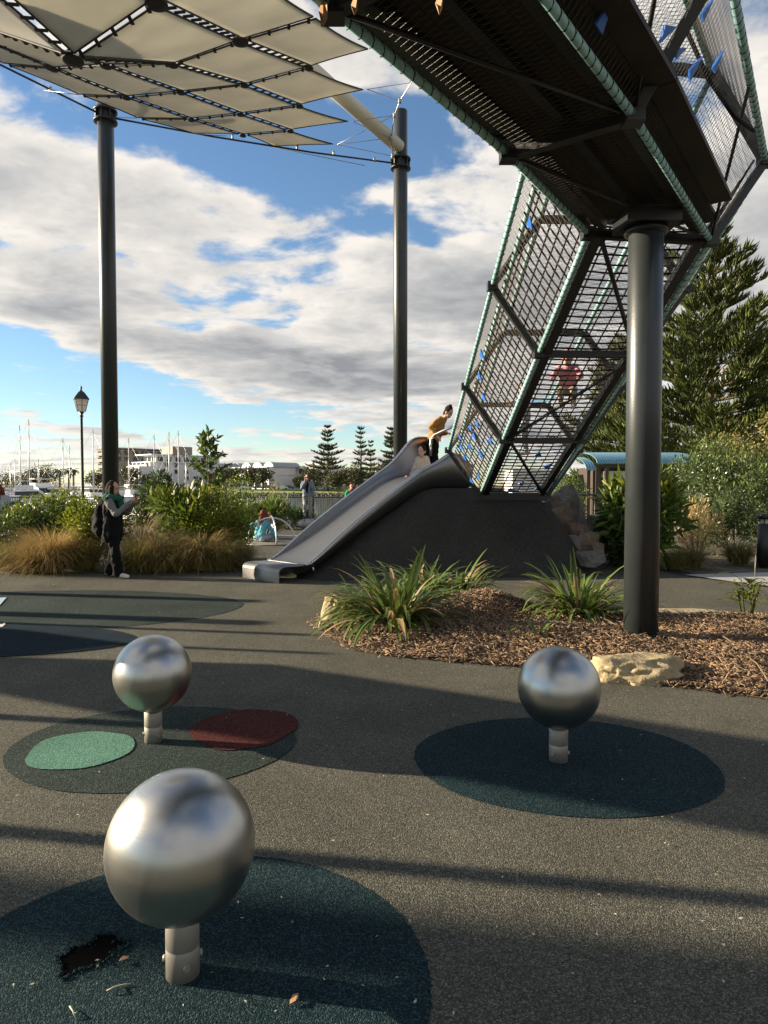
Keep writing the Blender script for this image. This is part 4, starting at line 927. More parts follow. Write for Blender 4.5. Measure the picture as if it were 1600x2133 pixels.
# ------------------------------------------------------------------ people
SKIN = mat('skin', (0.52, 0.30, 0.21), 0.55, var=0.06, vscale=12)
def cloth(name, col, var=.12, bump=.35): return mat('cloth_'+name, col, 0.9, var=var, vscale=9, bump=bump, bscale=22, spec=.2)
C_ = {k: cloth(k, v) for k, v in dict(black=(.006, .006, .0065), grey=(.17, .165, .16), green=(.02, .10, .07), white=(.62, .60, .56), tan=(.34, .17, .05), denim=(.17, .21, .27), blue=(.13, .40, .50), pink=(.60, .25, .28), cream=(.55, .45, .36), red=(.25, .02, .03), brown=(.10, .045, .03), blond=(.38, .24, .12), dark=(.015, .012, .011), palegrey=(.40, .42, .45), emerald=(.02, .24, .11), jeans=(.35, .42, .48), auburn=(.16, .045, .025)).items()}
def checker_cloth():
    m = bpy.data.materials.new('patterned_cloth'); m.use_nodes = True; N = m.node_tree.nodes; L = m.node_tree.links
    tc = N.new('ShaderNodeTexCoord'); mp = N.new('ShaderNodeMapping'); mp.inputs['Rotation'].default_value = (0, 0.78, 0); ck = N.new('ShaderNodeTexChecker'); ck.inputs['Scale'].default_value = 30
    L.new(tc.outputs['Object'], mp.inputs[0]); L.new(mp.outputs[0], ck.inputs['Vector']); ck.inputs[1].default_value = (.01, .01, .012, 1); ck.inputs[2].default_value = (.5, .48, .45, 1)
    L.new(ck.outputs[0], N['Principled BSDF'].inputs['Base Color']); N['Principled BSDF'].inputs['Roughness'].default_value = .9; return m
C_['check'] = checker_cloth()
def stripe_cloth():
    m = bpy.data.materials.new('striped_cloth'); m.use_nodes = True; N = m.node_tree.nodes; L = m.node_tree.links
    tc = N.new('ShaderNodeTexCoord'); w = N.new('ShaderNodeTexWave'); w.bands_direction = 'Z'; w.inputs['Scale'].default_value = 9
    L.new(tc.outputs['Object'], w.inputs['Vector']); r = N.new('ShaderNodeValToRGB'); L.new(w.outputs[0], r.inputs[0]); r.color_ramp.elements[0].color = (.02, .018, .018, 1); r.color_ramp.elements[0].position = .6; r.color_ramp.elements[1].color = (.4, .37, .33, 1); r.color_ramp.elements[1].position = .7
    L.new(r.outputs[0], N['Principled BSDF'].inputs['Base Color']); N['Principled BSDF'].inputs['Roughness'].default_value = .9; return m
C_['stripe'] = stripe_cloth()
DEF = dict(pelvis=(0, 0, .88), chest=(0, 0, 1.2), neck=(0, 0, 1.37), head=(0, .02, 1.51), sl=(-.165, 0, 1.33), sr=(.165, 0, 1.33), el=(-.21, -.02, 1.06), er=(.21, -.02, 1.06), wl=(-.2, .06, .83), wr=(.2, .06, .83),
           hl=(-.085, 0, .86), hr=(.085, 0, .86), kl=(-.095, .02, .47), kr=(.095, .02, .47), al=(-.1, -.02, .08), ar=(.1, -.02, .08), tl=(-.12, .14, .035), tr=(.12, .14, .035), face=(0, 1, 0))
TXW = bpy.data.textures.new('cloth_folds', 'CLOUDS'); TXW.noise_scale = .11; TXW.noise_depth = 2
def remesh(o, vox, it=3):
    r = o.modifiers.new('remesh', 'REMESH'); r.mode = 'VOXEL'; r.voxel_size = vox; r.use_smooth_shade = True
    s = o.modifiers.new('smooth', 'SMOOTH'); s.factor = .5; s.iterations = it
    if o.name.split('.')[0] in ('top', 'jacket', 'sleeves', 'trousers', 'vest', 'scarf', 'backpack', 'hair'):
        d = o.modifiers.new('folds', 'DISPLACE'); d.texture = TXW; d.strength = .05; d.mid_level = .5; d.texture_coords = 'LOCAL'
def person(label, loc, rz, s, pose, top, legs, hair, hairstyle='bob', sleeves=None, shoes='white', child=False, vest=None, extra=None, vox=.011, curl=.6, skirt=False):
    J = {k: Vector(v) for k, v in {**DEF, **pose}.items()}; e = empty('person', loc, rz, label, 'person'); e.scale = (s, s, s)
    hs = 1.25 if child else 1.0; f = J['face'].normalized(); side = f.cross(Vector((0, 0, 1))); side = side.normalized() if side.length > .1 else Vector((1, 0, 0)); upv = side.cross(f).normalized()
    Mh = Matrix((side, f, upv)).transposed(); H = J['head']
    b = MB(); P, Ch, Nk = J['pelvis'], J['chest'], J['neck']; ax = (J['sr']-J['sl']).normalized()
    for k in (-1, 1): b.caps_(P+ax*.055*k, .105, Ch+ax*.07*k, .10)
    b.caps_(J['sl'], .055, J['sr'], .055); b.caps_(Ch, .10, Nk, .055); b.caps_(Nk, .052, H, .05)
    b.ell(H+upv*.035*hs, (.076*hs, .094*hs, .100*hs), M=Mh); b.ell(H+f*.03*hs-upv*.045*hs, (.056*hs, .062*hs, .066*hs), M=Mh)
    b.caps_(H+f*.088*hs+upv*.015*hs, .010*hs, H+f*.102*hs-upv*.014*hs, .015*hs)
    for k in (-1, 1): b.ell(H+side*.078*hs*k, (.012*hs, .022*hs, .032*hs), M=Mh)
    for q in 'lr':
        S, E, W = J['s'+q], J['e'+q], J['w'+q]; b.caps_(S, .048, E, .038); b.caps_(E, .038, W, .027)
        d = (W-E).normalized(); sx = d.cross(Vector((0, 0, 1))); sx = sx.normalized() if sx.length > .2 else Vector((1, 0, 0)); nn = sx.cross(d)
        if pose.get('hand_'+q): d = Vector(pose['hand_'+q]).normalized(); sx = d.cross(Vector((0.3, 0, 1))).normalized(); nn = sx.cross(d)
        for k in (-.018, .018): b.caps_(W+sx*k, .02, W+d*.075+sx*k*1.3, .018)
        for i, fl in enumerate((.062, .075, .07, .055)):
            o0 = W+d*.078+sx*(-.033+.022*i); o1 = o0+d*fl*.5-nn*fl*.15*curl; o2 = o1+(d*math.cos(curl*1.3)-nn*math.sin(curl*1.3))*fl*.6; b.caps_(o0, .0105, o1, .010, 8, 3); b.caps_(o1, .010, o2, .0085, 8, 3)
        o0 = W+d*.02-sx*.03; o1 = o0+(d*.6-sx*.75-nn*.3).normalized()*.045; b.caps_(o0, .013, o1, .011, 8, 3); b.caps_(o1, .011, o1+(d-nn*.4).normalized()*.035, .009, 8, 3)
        b.caps_(J['h'+q], .085, J['k'+q], .055); b.caps_(J['k'+q], .053, J['a'+q], .034); b.caps_(J['a'+q], .035, J['t'+q], .026)
    o = b.build('body', SKIN, e); remesh(o, vox*.75, 2)
    body = o
    t = MB(); tr_ = .128 if not child else .12
    for k in (-1, 1): t.caps_(P+ax*.055*k-Vector((0, 0, .0)), tr_, Ch+ax*.075*k, tr_-.008)
    t.caps_(J['sl'], .075, J['sr'], .075); t.caps_(Ch, .11, Nk-(Nk-Ch)*.1, .07)
    sl = t if sleeves is None else MB()
    for q in 'lr':
        S, E, W = J['s'+q], J['e'+q], J['w'+q]; sl.caps_(S, .075, E, .062); sl.caps_(E, .062, W-(W-E)*.08, .045)
    remesh(t.build('jacket' if sleeves else 'top', C_[top], e), vox)
    if sleeves: remesh(sl.build('sleeves', C_[sleeves], e), vox)
    l = MB(); l.caps_(J['hl'], .115, J['hr'], .115); l.caps_(P, .12, P+(Ch-P)*.2, .11)
    for q in 'lr':
        w2 = .085 if skirt else .056; l.caps_(J['h'+q], .105, J['k'+q], .083 if skirt else .074); l.caps_(J['k'+q], .083 if skirt else .074, J['a'+q]+(J['k'+q]-J['a'+q])*.06, w2)
    remesh(l.build('trousers', C_[legs], e), vox)
    for q in 'lr':
        sh = MB(); A, T = J['a'+q], J['t'+q]; dn = (A-J['k'+q]).normalized(); sh.caps_(A+dn*.015-(T-A)*.15, .045, T, .036); sh.caps_(A, .045, A-dn*.03, .042); remesh(sh.build('shoe', C_[shoes], e), vox)
    h = MB(); hh = H+upv*.05*hs-f*.012*hs
    if hairstyle == 'cap':
        h.ell(hh+upv*.005, (.092*hs, .108*hs, .10*hs), M=Mh); h.ell(H+f*.11*hs+upv*.06*hs, (.07*hs, .06*hs, .014*hs), M=Mh)
    else:
        h.ell(hh-f*.012*hs+upv*.008, (.088*hs, .098*hs, .098*hs), M=Mh); h.ell(H-f*.05*hs-upv*.01*hs, (.085*hs, .065*hs, .09*hs), M=Mh)
        if hairstyle in ('bob', 'long'):
            dp = .10 if hairstyle == 'bob' else .2
            for k in (-1, 1): h.caps_(H+side*.07*hs*k+f*.01+upv*.03, .045*hs, H+side*.082*hs*k+f*.01*hs-upv*dp*hs, .034*hs)
            h.caps_(H-f*.07*hs, .07*hs, H-f*.075*hs-upv*dp*1.1*hs, .05*hs); h.caps_(H-f*.05*hs-side*.03, .07*hs, H-f*.06*hs-upv*dp*hs, .05*hs)
        if hairstyle == 'bun': h.ell(H+upv*.15*hs-f*.03*hs, (.036*hs, .036*hs, .032*hs), M=Mh)
        if hairstyle == 'hood': h.caps_(H-f*.03*hs, .11*hs, H-f*.02*hs-upv*.13*hs, .09*hs)
    o = h.build('hair' if hairstyle not in ('cap', 'hood') else 'hat', C_[hair], e); remesh(o, vox)
    for k in (-1, 1):
        q = MB(); q.ell(H+side*.031*hs*k+f*.086*hs+upv*.028*hs, (.012*hs, .007*hs, .007*hs), 8, 6, M=Mh); q.build('eye', C_['dark'], body)
    q = MB(); q.ell(H+f*.088*hs-upv*.055*hs, (.022*hs, .008*hs, .006*hs), 8, 6, M=Mh); q.build('mouth', C_['red'], body)
    e['_J'] = 0; del e['_J']
    return e, J, Mh
def wpt(e, p): return Matrix.Translation(e.location) @ e.rotation_euler.to_matrix().to_4x4() @ Matrix.Scale(e.scale[0], 4) @ Vector(p)
# person taking a picture
p = gp(236, 1203)
e1, J1, _ = person('person in black vest, grey sleeves and green scarf taking a picture with a phone', (p.x, p.y, 0), R(-92), 1.0,
    dict(el=(-.22, .16, 1.10), er=(.22, .16, 1.10), wl=(-.07, .36, 1.30), wr=(.07, .36, 1.30), kl=(-.1, -.02, .47), kr=(.1, .08, .47), al=(-.1, -.11, .08), ar=(.1, .13, .08), tl=(-.12, .06, .035), tr=(.13, .30, .035), face=(.12, 1, -.12), hand_l=(.35, .35, .6), hand_r=(-.35, .35, .6)),
    'black', 'black', 'dark', 'bob', sleeves='grey', shoes='white', vox=.010, curl=1.0, skirt=True)
sc = MB(); ring = [(.13*math.cos(a), .02+.12*math.sin(a), 1.37-.02*math.sin(a)) for a in [i*math.pi/8 for i in range(17)]]
sc.tube(ring, .058, 10); sc.caps_((0.0, .13, 1.34), .07, (0.02, .15, 1.22), .06); remesh(sc.build('scarf', C_['green'], e1), .012)
v = MB()
for k in (-1, 1): v.caps_((.06*k, 0, .72), .15, (.08*k, 0, 1.2), .135)
remesh(v.build('vest', C_['black'], e1), .012)
ph = MB(); q = wpt(e1, (0, .42, 1.40)); ph.box((0, 0, 0), (.010, .15, .078)); o = ph.build('phone', M['black']); o.location = q; o.rotation_euler = (0, R(-10), R(0)); tag(o, 'black phone held up by the person in the green scarf', 'phone')
bp_ = MB(); bp_.caps_((-.05, -.20, .82), .11, (-.05, -.19, 1.18), .09); bp_.caps_((.05, -.20, .82), .11, (.05, -.19, 1.18), .09); bp_.caps_((0, -.27, .84), .09, (0, -.27, 1.02), .08)
for k in (-1, 1): bp_.tube([(.10*k, -.16, 1.22), (.12*k, -.04, 1.43), (.13*k, .12, 1.32), (.14*k, .13, 1.1), (.13*k, 0, .9), (.1*k, -.15, .85)], .022, 8)
o = bp_.build('backpack', C_['black']); o.location = e1.location; o.rotation_euler = e1.rotation_euler; remesh(o, .012); tag(o, 'black backpack worn by the person in the green scarf', 'backpack')
# woman on the pebble
pw = at(641, 1080, 25.6)
e2, J2, _ = person('woman in denim jacket and patterned trousers standing on the grey pebble', (pw.x, 25.6, .40), R(178), .96,
    dict(el=(-.24, .12, 1.08), er=(.2, .14, 1.12), wl=(-.17, .06, .82), wr=(.04, .26, 1.40), hand_r=(-.1, .3, .8)), 'denim', 'check', 'brown', 'long', shoes='grey', vox=.014, skirt=True, curl=1)
t = MB(); t.ell((0, .09, 1.14), (.07, .055, .24)); t.build('inner_top', C_['black'], e2)
g_ = MB(); g_.box((0, .105, 1.54), (.13, .02, .035)); g_.build('sunglasses', C_['dark'], e2)
# girls in the hoop spinner
sitp = dict(pelvis=(0, 0, .13), chest=(0, .10, .46), neck=(0, .17, .60), head=(0, .22, .73), sl=(-.15, .14, .56), sr=(.15, .14, .56), hl=(-.085, 0, .12), hr=(.085, 0, .12), kl=(-.22, .30, .12), kr=(.22, .30, .14), al=(.02, .42, .07), ar=(-.05, .34, .08), tl=(.14, .48, .05), tr=(-.17, .42, .05), face=(0, 1, -.35))
pk = gp(541, 1131)
person('girl in light blue top sitting in the hoop spinner, arm stretched out', (pk.x, pk.y, .03), R(-25), .95, {**sitp, 'el': (-.36, .12, .46), 'wl': (-.56, .12, .44), 'er': (.26, .22, .34), 'wr': (.34, .30, .12)}, 'blue', 'jeans', 'auburn', 'long', child=True, vox=.013)
pk = gp(566, 1128)
person('fair-haired child in white top crouching beside the girl in blue', (pk.x+.02, pk.y+.05, .03), R(150), .85, {**sitp, 'kl': (-.13, .24, .36), 'kr': (.13, .24, .36), 'al': (-.1, .2, .06), 'ar': (.1, .2, .06), 'tl': (-.11, .34, .04), 'tr': (.11, .34, .04), 'el': (-.24, .24, .40), 'wl': (-.12, .36, .2), 'er': (.24, .24, .4), 'wr': (.12, .36, .2)}, 'white', 'black', 'blond', 'bob', child=True, vox=.013)
# woman at the top of the slide
pt = at(926, 930, 15.15)
person('woman in tan jacket leaning over the rail at the slide top', (pt.x-.24, 15.15, 1.66), R(-105), 1.0,
    dict(chest=(0, .12, 1.18), neck=(0, .24, 1.33), head=(0, .32, 1.45), sl=(-.165, .17, 1.29), sr=(.165, .17, 1.29), el=(-.25, .05, 1.05), er=(.36, .02, 1.12), wl=(.0, .30, 1.02), wr=(.36, .13, .95), face=(.35, .8, -.55), hand_r=(0, .6, -.5)), 'tan', 'black', 'dark', 'bun', shoes='black', vox=.012)
# toddler on the slide
ptd = sp_(3.86, -.12, 1.70)
person('toddler in pale patterned top sliding down with legs stretched out', (ptd.x, ptd.y, 1.79), math.atan2(-U.y, -U.x)-math.pi/2+.25, .78,
    dict(pelvis=(0, -.02, .10), chest=(0, -.05, .36), neck=(0, -.04, .47), head=(0, -.01, .60), sl=(-.13, -.04, .43), sr=(.13, -.04, .43), el=(-.2, -.02, .24), er=(.2, -.02, .24), wl=(-.22, .12, .10), wr=(.22, .12, .10), hl=(-.07, 0, .09), hr=(.07, 0, .09), kl=(-.1, .26, .0), kr=(.1, .26, .0), al=(-.1, .50, -.15), ar=(.1, .5, -.15), tl=(-.12, .56, -.05), tr=(.12, .56, -.05), face=(0, 1, -.15)), 'cream', 'palegrey', 'dark', 'short', shoes='pink', child=True, vox=.012)
# far person with red hood
pr = at(733, 1010, 27); person('person in dark red hood and green jacket behind the slide', (pr.x, 27, 0), R(175), 1.0, dict(el=(-.22, .1, 1.06), wl=(-.05, .22, 1.05), er=(.22, .1, 1.06), wr=(.05, .22, 1.05)), 'emerald', 'black', 'red', 'hood', vox=.016)
# children in the net tube
pc1 = at(1182, 860, 10.5); person('child in pink cap and pink top climbing inside the net tube', (pc1.x, 10.5, 2.69), R(160), .72, {'pelvis': (0, -.05, .42), 'chest': (0, .08, .70), 'neck': (0, .14, .86), 'head': (0, .18, 1.0), 'sl': (-.15, .1, .82), 'sr': (.15, .1, .82), 'el': (-.28, .2, .66), 'er': (.28, .2, .66), 'wl': (-.26, .36, .6), 'wr': (.26, .36, .6), 'hl': (-.09, -.05, .40), 'hr': (.09, -.05, .4), 'kl': (-.13, .2, .36), 'kr': (.13, .2, .36), 'al': (-.12, .02, .08), 'ar': (.12, .02, .08), 'tl': (-.13, .16, .04), 'tr': (.13, .16, .04), 'face': (0, 1, -.3)}, 'pink', 'cream', 'pink', 'cap', child=True, vox=.014)
person('child in white top standing deeper inside the net tube', (2.36, 11.9, 2.07), R(80), .72, dict(el=(-.25, .12, 1.15), wl=(-.3, .35, 1.2), er=(.25, .12, 1.15), wr=(.25, .3, 1.2)), 'white', 'palegrey', 'brown', 'short', child=True, vox=.014)
# partly seen people
pf = at(-4, 1000, 15.2); person('person with reddish hair and pale grey jacket cut by the left edge', (pf.x, 15.2, 0), R(20), .98, {}, 'palegrey', 'black', 'auburn', 'long', vox=.014)
pf = at(427, 1000, 27.5); person('dark-haired person standing far behind the sapling', (pf.x, 27.5, 0), R(170), 1.0, {}, 'pink', 'black', 'dark', 'bob', vox=.018)
# ------------------------------------------------------------------ play equipment and street furniture
pb = at(642, 1100, 25.6); mb = MB(); mb.lathe([(.43*math.sin(math.pi*i/20), .205-.205*math.cos(math.pi*i/20)) for i in range(21)], 36, sy=.8); o = mb.build('play_pebble', M['concrete']); o.location = (pb.x, 25.6, 0)
o.scale = (1.0, 1, 1); tag(o, 'smooth grey play pebble the woman stands on', 'play pebble')
ph_ = gp(565, 1133); e = empty('hoop_spinner', ph_, 0, 'spinner of crossed steel hoops with a disc floor', 'spinner')
mb = MB(); mb.lathe([(0, 0.0), (.66, 0.0), (.68, .015), (.66, .03), (0, .03)], 40); mb.build('floor_disc', M['steel'], e)
for a, r, h in ((.35, .66, .69), (1.95, .64, .73)):
    mb = MB(); mb.tube([(r*math.cos(t)*math.cos(a), r*math.cos(t)*math.sin(a), .02+h*math.sin(t)) for t in [math.pi*i/24 for i in range(25)]], .022, 10); mb.build('hoop', M['chrome'], e)
sheet('pale_path', [(-3.4, 21.2), (3.5, 21.2), (3.6, 22.6), (-3.4, 22.6)], 0.006, M['concrete'])
# railing
fence = empty('black_railing', (0, 30.4, 0), 0, 'black picket railing along the water', 'railing'); mb = MB()
for z in (1.08, .14): mb.bar((-22, 0, z), (9, 0, z), .045, .04)
mb.build('rail', M['black'], fence); mb = MB()
for i in range(310): mb.bar((-22+i*.1, 0, .14), (-22+i*.1, 0, 1.08), .016, .016)
tag(mb.build('pickets', M['black'], fence), kind='stuff')
for i in range(13):
    mb = MB(); mb.box((-21.9+i*2.5+1.35, -.03, .56), (.10, .06, 1.12)); mb.build('post', M['col'], fence)
# lamp post
pl_ = at(172, 1000, 31); e = empty('lamp_post', (pl_.x, 31, 0), 0, 'black lantern lamp post before the marina', 'street lamp')
mb = MB(); mb.lathe([(.12, 0), (.12, .5), (.075, .6), (.06, 2.5), (.05, 4.55), (.09, 4.6), (.05, 4.66), (.12, 4.78), (.0, 4.79)], 16); mb.build('post', M['black'], e)
def frustum(mb, r0, z0, r1, z1, n=6):
    vs = [(r0*math.cos(2*math.pi*i/n), r0*math.sin(2*math.pi*i/n), z0) for i in range(n)]+[(r1*math.cos(2*math.pi*i/n), r1*math.sin(2*math.pi*i/n), z1) for i in range(n)]
    mb.add(vs, [tuple(range(n))[::-1], tuple(range(n, 2*n))]+[(i, (i+1) % n, n+(i+1) % n, n+i) for i in range(n)])
M['lampglass'] = mat('frosted_lamp_glass', (.75, .72, .66), .3, trans=.4)
mb = MB(); frustum(mb, .17, 4.79, .31, 5.32); lan = mb.build('lantern_glass', M['lampglass'], e)
mb = MB()
for i in range(6):
    a = 2*math.pi*i/6; mb.bar((.175*math.cos(a), .175*math.sin(a), 4.79), (.315*math.cos(a), .315*math.sin(a), 5.32), .022)
    b = 2*math.pi*(i+1)/6; mb.bar((.245*math.cos(a), .245*math.sin(a), 5.06), (.245*math.cos(b), .245*math.sin(b), 5.06), .016)
mb.build('lantern_frame', M['black'], lan)
mb = MB(); frustum(mb, .36, 5.32, .33, 5.38); frustum(mb, .33, 5.38, .15, 5.62); frustum(mb, .15, 5.62, .05, 5.70); mb.lathe([(.05, 5.7), (.03, 5.76), (.055, 5.82), (.0, 5.95)], 10); mb.build('lantern_roof', M['black'], e)
# bollard light at the right
pbz = gp(1591, 1181); e = empty('bollard_light', pbz, 0, 'black cylindrical bollard light at the right edge', 'bollard')
mb = MB(); mb.lathe([(.125, 0), (.125, .84), (0, .84)], 24); mb.build('body', M['black'], e); mb = MB(); mb.lathe([(.10, .84), (.06, .90), (.06, .93), (0, .93)], 20); mb.build('lens', M['lampglass'], e)
mb = MB(); mb.lathe([(.125, .93), (.125, 1.02), (.11, 1.03), (0, 1.03)], 24); mb.build('cap', M['black'], e)
for i in range(3):
    a = i*2.09; mb = MB(); mb.box((.11*math.cos(a), .11*math.sin(a), .885), (.02, .02, .1), a); mb.build('strut', M['black'], e)
mb = MB(); q = gp(1572, 1208); mb.tube([q, q+Vector((.01, 0, .42))], .006, 5); tag(mb.build('thin_stake', M['steel']), 'thin metal stake in front of the bollard', 'stake')
# steel hand rail beyond the rocks
e = empty('blue_grey_handrail', at(1200, 1030, 22)*1.0, 0, 'blue-grey handrail beyond the rock pile', 'handrail'); c0 = e.location.copy()
for a, b in ((at(1162, 1030, 22), at(1268, 1031, 22)), ): 
    mb = MB(); mb.tube([a-c0, b-c0], .03, 8); mb.build('rail', M['col'], e)
for px in (1163, 1240, 1268):
    a = at(px, 1031, 22); mb = MB(); mb.tube([a-c0, Vector((a.x, a.y, 0))-c0], .03, 8); mb.build('post', M['col'], e)
# pavilion with the curved corrugated roof
Yp = 35.0; xa, xb = at(1228, 1000, Yp).x, at(1432, 1000, Yp).x
M['corr'] = mat('blue_corrugated_steel', (.13, .27, .35), .4, metal=.3, var=.08, vscale=2)
M['dkbrown'] = mat('dark_brown_cladding', (.05, .03, .022), .6)
pav = empty('pavilion', ((xa+xb)/2, Yp, 0), 0, 'low pavilion with curved blue corrugated roof', 'building'); hw = (xb-xa)/2
def corr(x0, x1, zt, zl, y0, y1, name='roof'):
    mb = MB(); n = int((x1-x0)/.032); vs = []; m_ = 12
    for i in range(n+1):
        x = x0+(x1-x0)*i/n; r = .036*math.sin(2*math.pi*i/4)
        for j in range(m_+1):
            a = math.pi*(.5)*(j/m_); vs.append((x, y0+(y1-y0)*(1-math.cos(a)), zl+(zt-zl)*math.sin(a)+r))
    fs = [(i*(m_+1)+j, (i+1)*(m_+1)+j, (i+1)*(m_+1)+j+1, i*(m_+1)+j+1) for i in range(n) for j in range(m_)]
    mb.add(vs, fs, True); o = mb.build(name, M['corr'], pav); s = o.modifiers.new('t', 'SOLIDIFY'); s.thickness = .02
corr(-hw, hw, 3.28, 2.62, -1.2, 2.6); corr(-hw-.55, -hw-.12, 3.0, 2.3, -1.3, 1.6)
mb = MB(); mb.box((0, 1.6, 1.25), (2*hw-.5, 2.6, 2.5)); mb.build('wall', M['dkbrown'], pav)
mb = MB(); mb.box((0, -1.0, 2.52), (2*hw, .12, .14)); mb.build('beam', M['dkbrown'], pav)
for x in (-hw+.1, -hw+.55, -hw-.35, hw-.2, .6):
    mb = MB(); mb.box((x, -1.0, 1.25), (.16, .16, 2.5)); mb.build('post', M['dkbrown'], pav)
mb = MB(); mb.box((-hw+1.3, .24, 1.2), (1.1, .08, 2.2)); mb.build('door', M['white'], pav)
mb = MB(); mb.box((-hw-2.0, 3.4, 1.2), (2.8, 2.5, 2.4)); mb.build('side_wing', M['white'], pav)
mb = MB(); mb.box((-hw+1.1, .18, 1.4), (.4, .03, 1.0)); mb.build('door_pane', M['glass'], pav)
# ------------------------------------------------------------------ far side of the water
rng = np.random.default_rng(9); mbr = MB(); rk = []
import bmesh as _bm
for i in range(900):
    t = rng.random(); x = -75+135*t; yb = 238+(250-238)*(20-x)/80 if x < 20 else 238-(x-20)*.165; y = yb-rng.uniform(-.3, 2.6); z = -1.9+.95*(1-(yb-y)/2.6)*1.0; s = rng.uniform(.3, .6)
    c = Vector((x, y, z)); pts = [Vector(nrm(rng.normal(size=(1, 3)))[0])*s*rng.uniform(.7, 1.1) for _ in range(0)]
    mbr.ell(c, (s*rng.uniform(.7, 1.3), s*rng.uniform(.7, 1.2), s*rng.uniform(.5, .9)), 6, 4)
mbr.sm = [False]*len(mbr.sm); tag(mbr.build('shore_rocks', M['greyrock']), 'pale rock revetment along the far shore', 'rocks', None, 'stuff')
M['apdark'] = mat('dark_concrete', (.20, .18, .16), .8, var=.1, vscale=.5); M['creamwall'] = mat('cream_wall', (.62, .53, .30), .8); M['rooftile'] = mat('brown_roof', (.14, .10, .08), .8); M['brownwall'] = mat('taupe_wall', (.32, .27, .22), .8); M['greyroof'] = mat('grey_sheet_roof', (.36, .38, .38), .5)
def building(name, label, px, Y, a, Ll, Ls, H, wallm, group='buildings beyond the water'):
    p = at(px, 1000, Y); e = empty(name, (p.x, Y, .3), -a, label, 'building', group)
    mb = MB(); mb.box((-Ll/2, Ls/2, H/2), (Ll, Ls, H)); mb.build('wall', wallm, e); return e
def win(e, x, z, w, h, face='lit', d=.0, m='glass', frame=None):
    mb = MB()
    if face == 'lit': c = (x, -.06, z); dim = (w, .16, h)
    else: c = (.06, x, z); dim = (.16, w, h)
    mb.box(c, dim); o = mb.build('window', M[m], e)
    if frame:
        f = MB()
        if face == 'lit': f.box((x, -.16, z-h/2-.1), (w+.3, .4, .18))
        else: f.box((.16, x, z-h/2-.1), (.4, w+.3, .18))
        f.build('sill', M[frame], o)
def slab(e, x0, x1, z, out=1.4, m='white', th=.35, nm='balcony'):
    mb = MB(); mb.box(((x0+x1)/2, -out/2, z), (x1-x0, out, th)); o = mb.build(nm, M[m], e); b = MB(); b.box(((x0+x1)/2, -out+.05, z+.65), (x1-x0, .08, .95)); b.build('balustrade', M[m], o)
    return o
A35 = R(44)
# dark apartment block
e = building('apartment_block', 'dark six-storey apartment block behind the lamp post', 236, 318, A35, 15.5, 26, 17.6, M['apdark'])
for k in range(6):
    for i in range(4): win(e, -14+3.7*i+.3, 2.0+2.85*k, 2.6, 1.9)
    for i in range(6): win(e, 2.5+4.1*i, 2.0+2.85*k, 2.6, 1.9, 'shade')
    for i in range(2): slab(e, -14.8+7.6*i, -8.2+7.6*i, .9+2.85*k, 1.2, 'brownwall', .3)
mb = MB(); mb.box((-8, 13, 18.2), (16.5, 27, .5)); mb.build('roof', M['apdark'], e)
# white apartment block
e = building('apartment_block', 'white stepped apartment block with a taupe rooftop box', 313, 285, A35, 15.0, 34, 10.8, M['white'])
for k in range(4):
    for i in range(4): win(e, -13.6+3.6*i+.4, 1.6+2.7*k, 2.5, 1.8)
    for i in range(7): 
        if (i+k) % 3: win(e, 3+4.4*i, 1.7+2.7*k, 1.9, 1.7, 'shade')
    for i in (0, 1): slab(e, -14.6+7.4*i, -8.0+7.4*i, .55+2.7*k, 1.3)
mb = MB(); mb.box((-6, 18, 12.3), (10, 30, 3.0)); mb.build('upper_storey', M['white'], e)
for i in range(3): 
    mb = MB(); mb.box((-9.6+3.4*i, 2.95, 12.2), (2.4, .2, 1.8)); mb.build('window', M['glass'], e)
for i in range(7):
    mb = MB(); mb.box((-.95, 5+4*i, 12.2), (.2, 2.2, 1.8)); mb.build('window', M['glass'], e)
mb = MB(); mb.box((-7, 17.2, 13.95), (13.5, 33, .35)); mb.build('roof', M['white'], e)
mb = MB(); mb.box((-7.2, 17, 10.9), (15.8, 34.6, .3)); mb.build('terrace_slab', M['white'], e)
mb = MB(); mb.box((-3.5, 14, 15.8), (9, 9, 3.3)); mb.build('rooftop_box', M['brownwall'], e)
# its low wing on the left
e = building('apartment_wing', 'white balconied wing with brown panels left of the stepped block', 290, 276, A35, 10.5, 12, 9.0, M['white'])
for k in range(3):
    for i in range(3): win(e, -8.9+3.4*i, 1.9+2.8*k, 2.4, 1.8); 
    slab(e, -10.3, -6.8, .7+2.8*k, 1.2); slab(e, -3.6, -.2, .7+2.8*k, 1.2)
mb = MB(); mb.box((-5.2, -.3, 4.4), (1.7, .5, 8.8)); mb.build('panel', M['brownwall'], e)
# long white building with barrel roofs
e = building('long_building', 'long white building with barrel-vaulted roof lights', 560, 272, R(42), 40, 13.5, 8.6, M['white'])
for k in range(3):
    for i in range(8): win(e, -32+4.2*i, 1.6+2.7*k, 3.2, 1.7)
for z in (2.2, 4.6, 6.6, 7.6): win(e, 16, z, 1.6, .8, 'shade')
for i in range(5):
    mb = MB(); n = 10; vs = []
    for yy in (1.5, 15):
        for j in range(n+1): t = math.pi*j/n; vs.append((-30+7*i-2.9*math.cos(t), yy, 8.6+1.9*math.sin(t)))
    mb.add(vs, [(j, j+1, n+2+j, n+1+j) for j in range(n)]+[tuple(range(n+1)), tuple(range(n+1, 2*n+2))[::-1]], False); mb.build('barrel_roof', M['greyroof'], e)
mb = MB(); mb.box((-17, -.5, 8.5), (34.6, 1.2, .3)); mb.build('eave', M['white'], e); mb = MB(); mb.box((.1, 9, 5.6), (.3, 18, .25)); mb.build('string_course', M['white'], e)
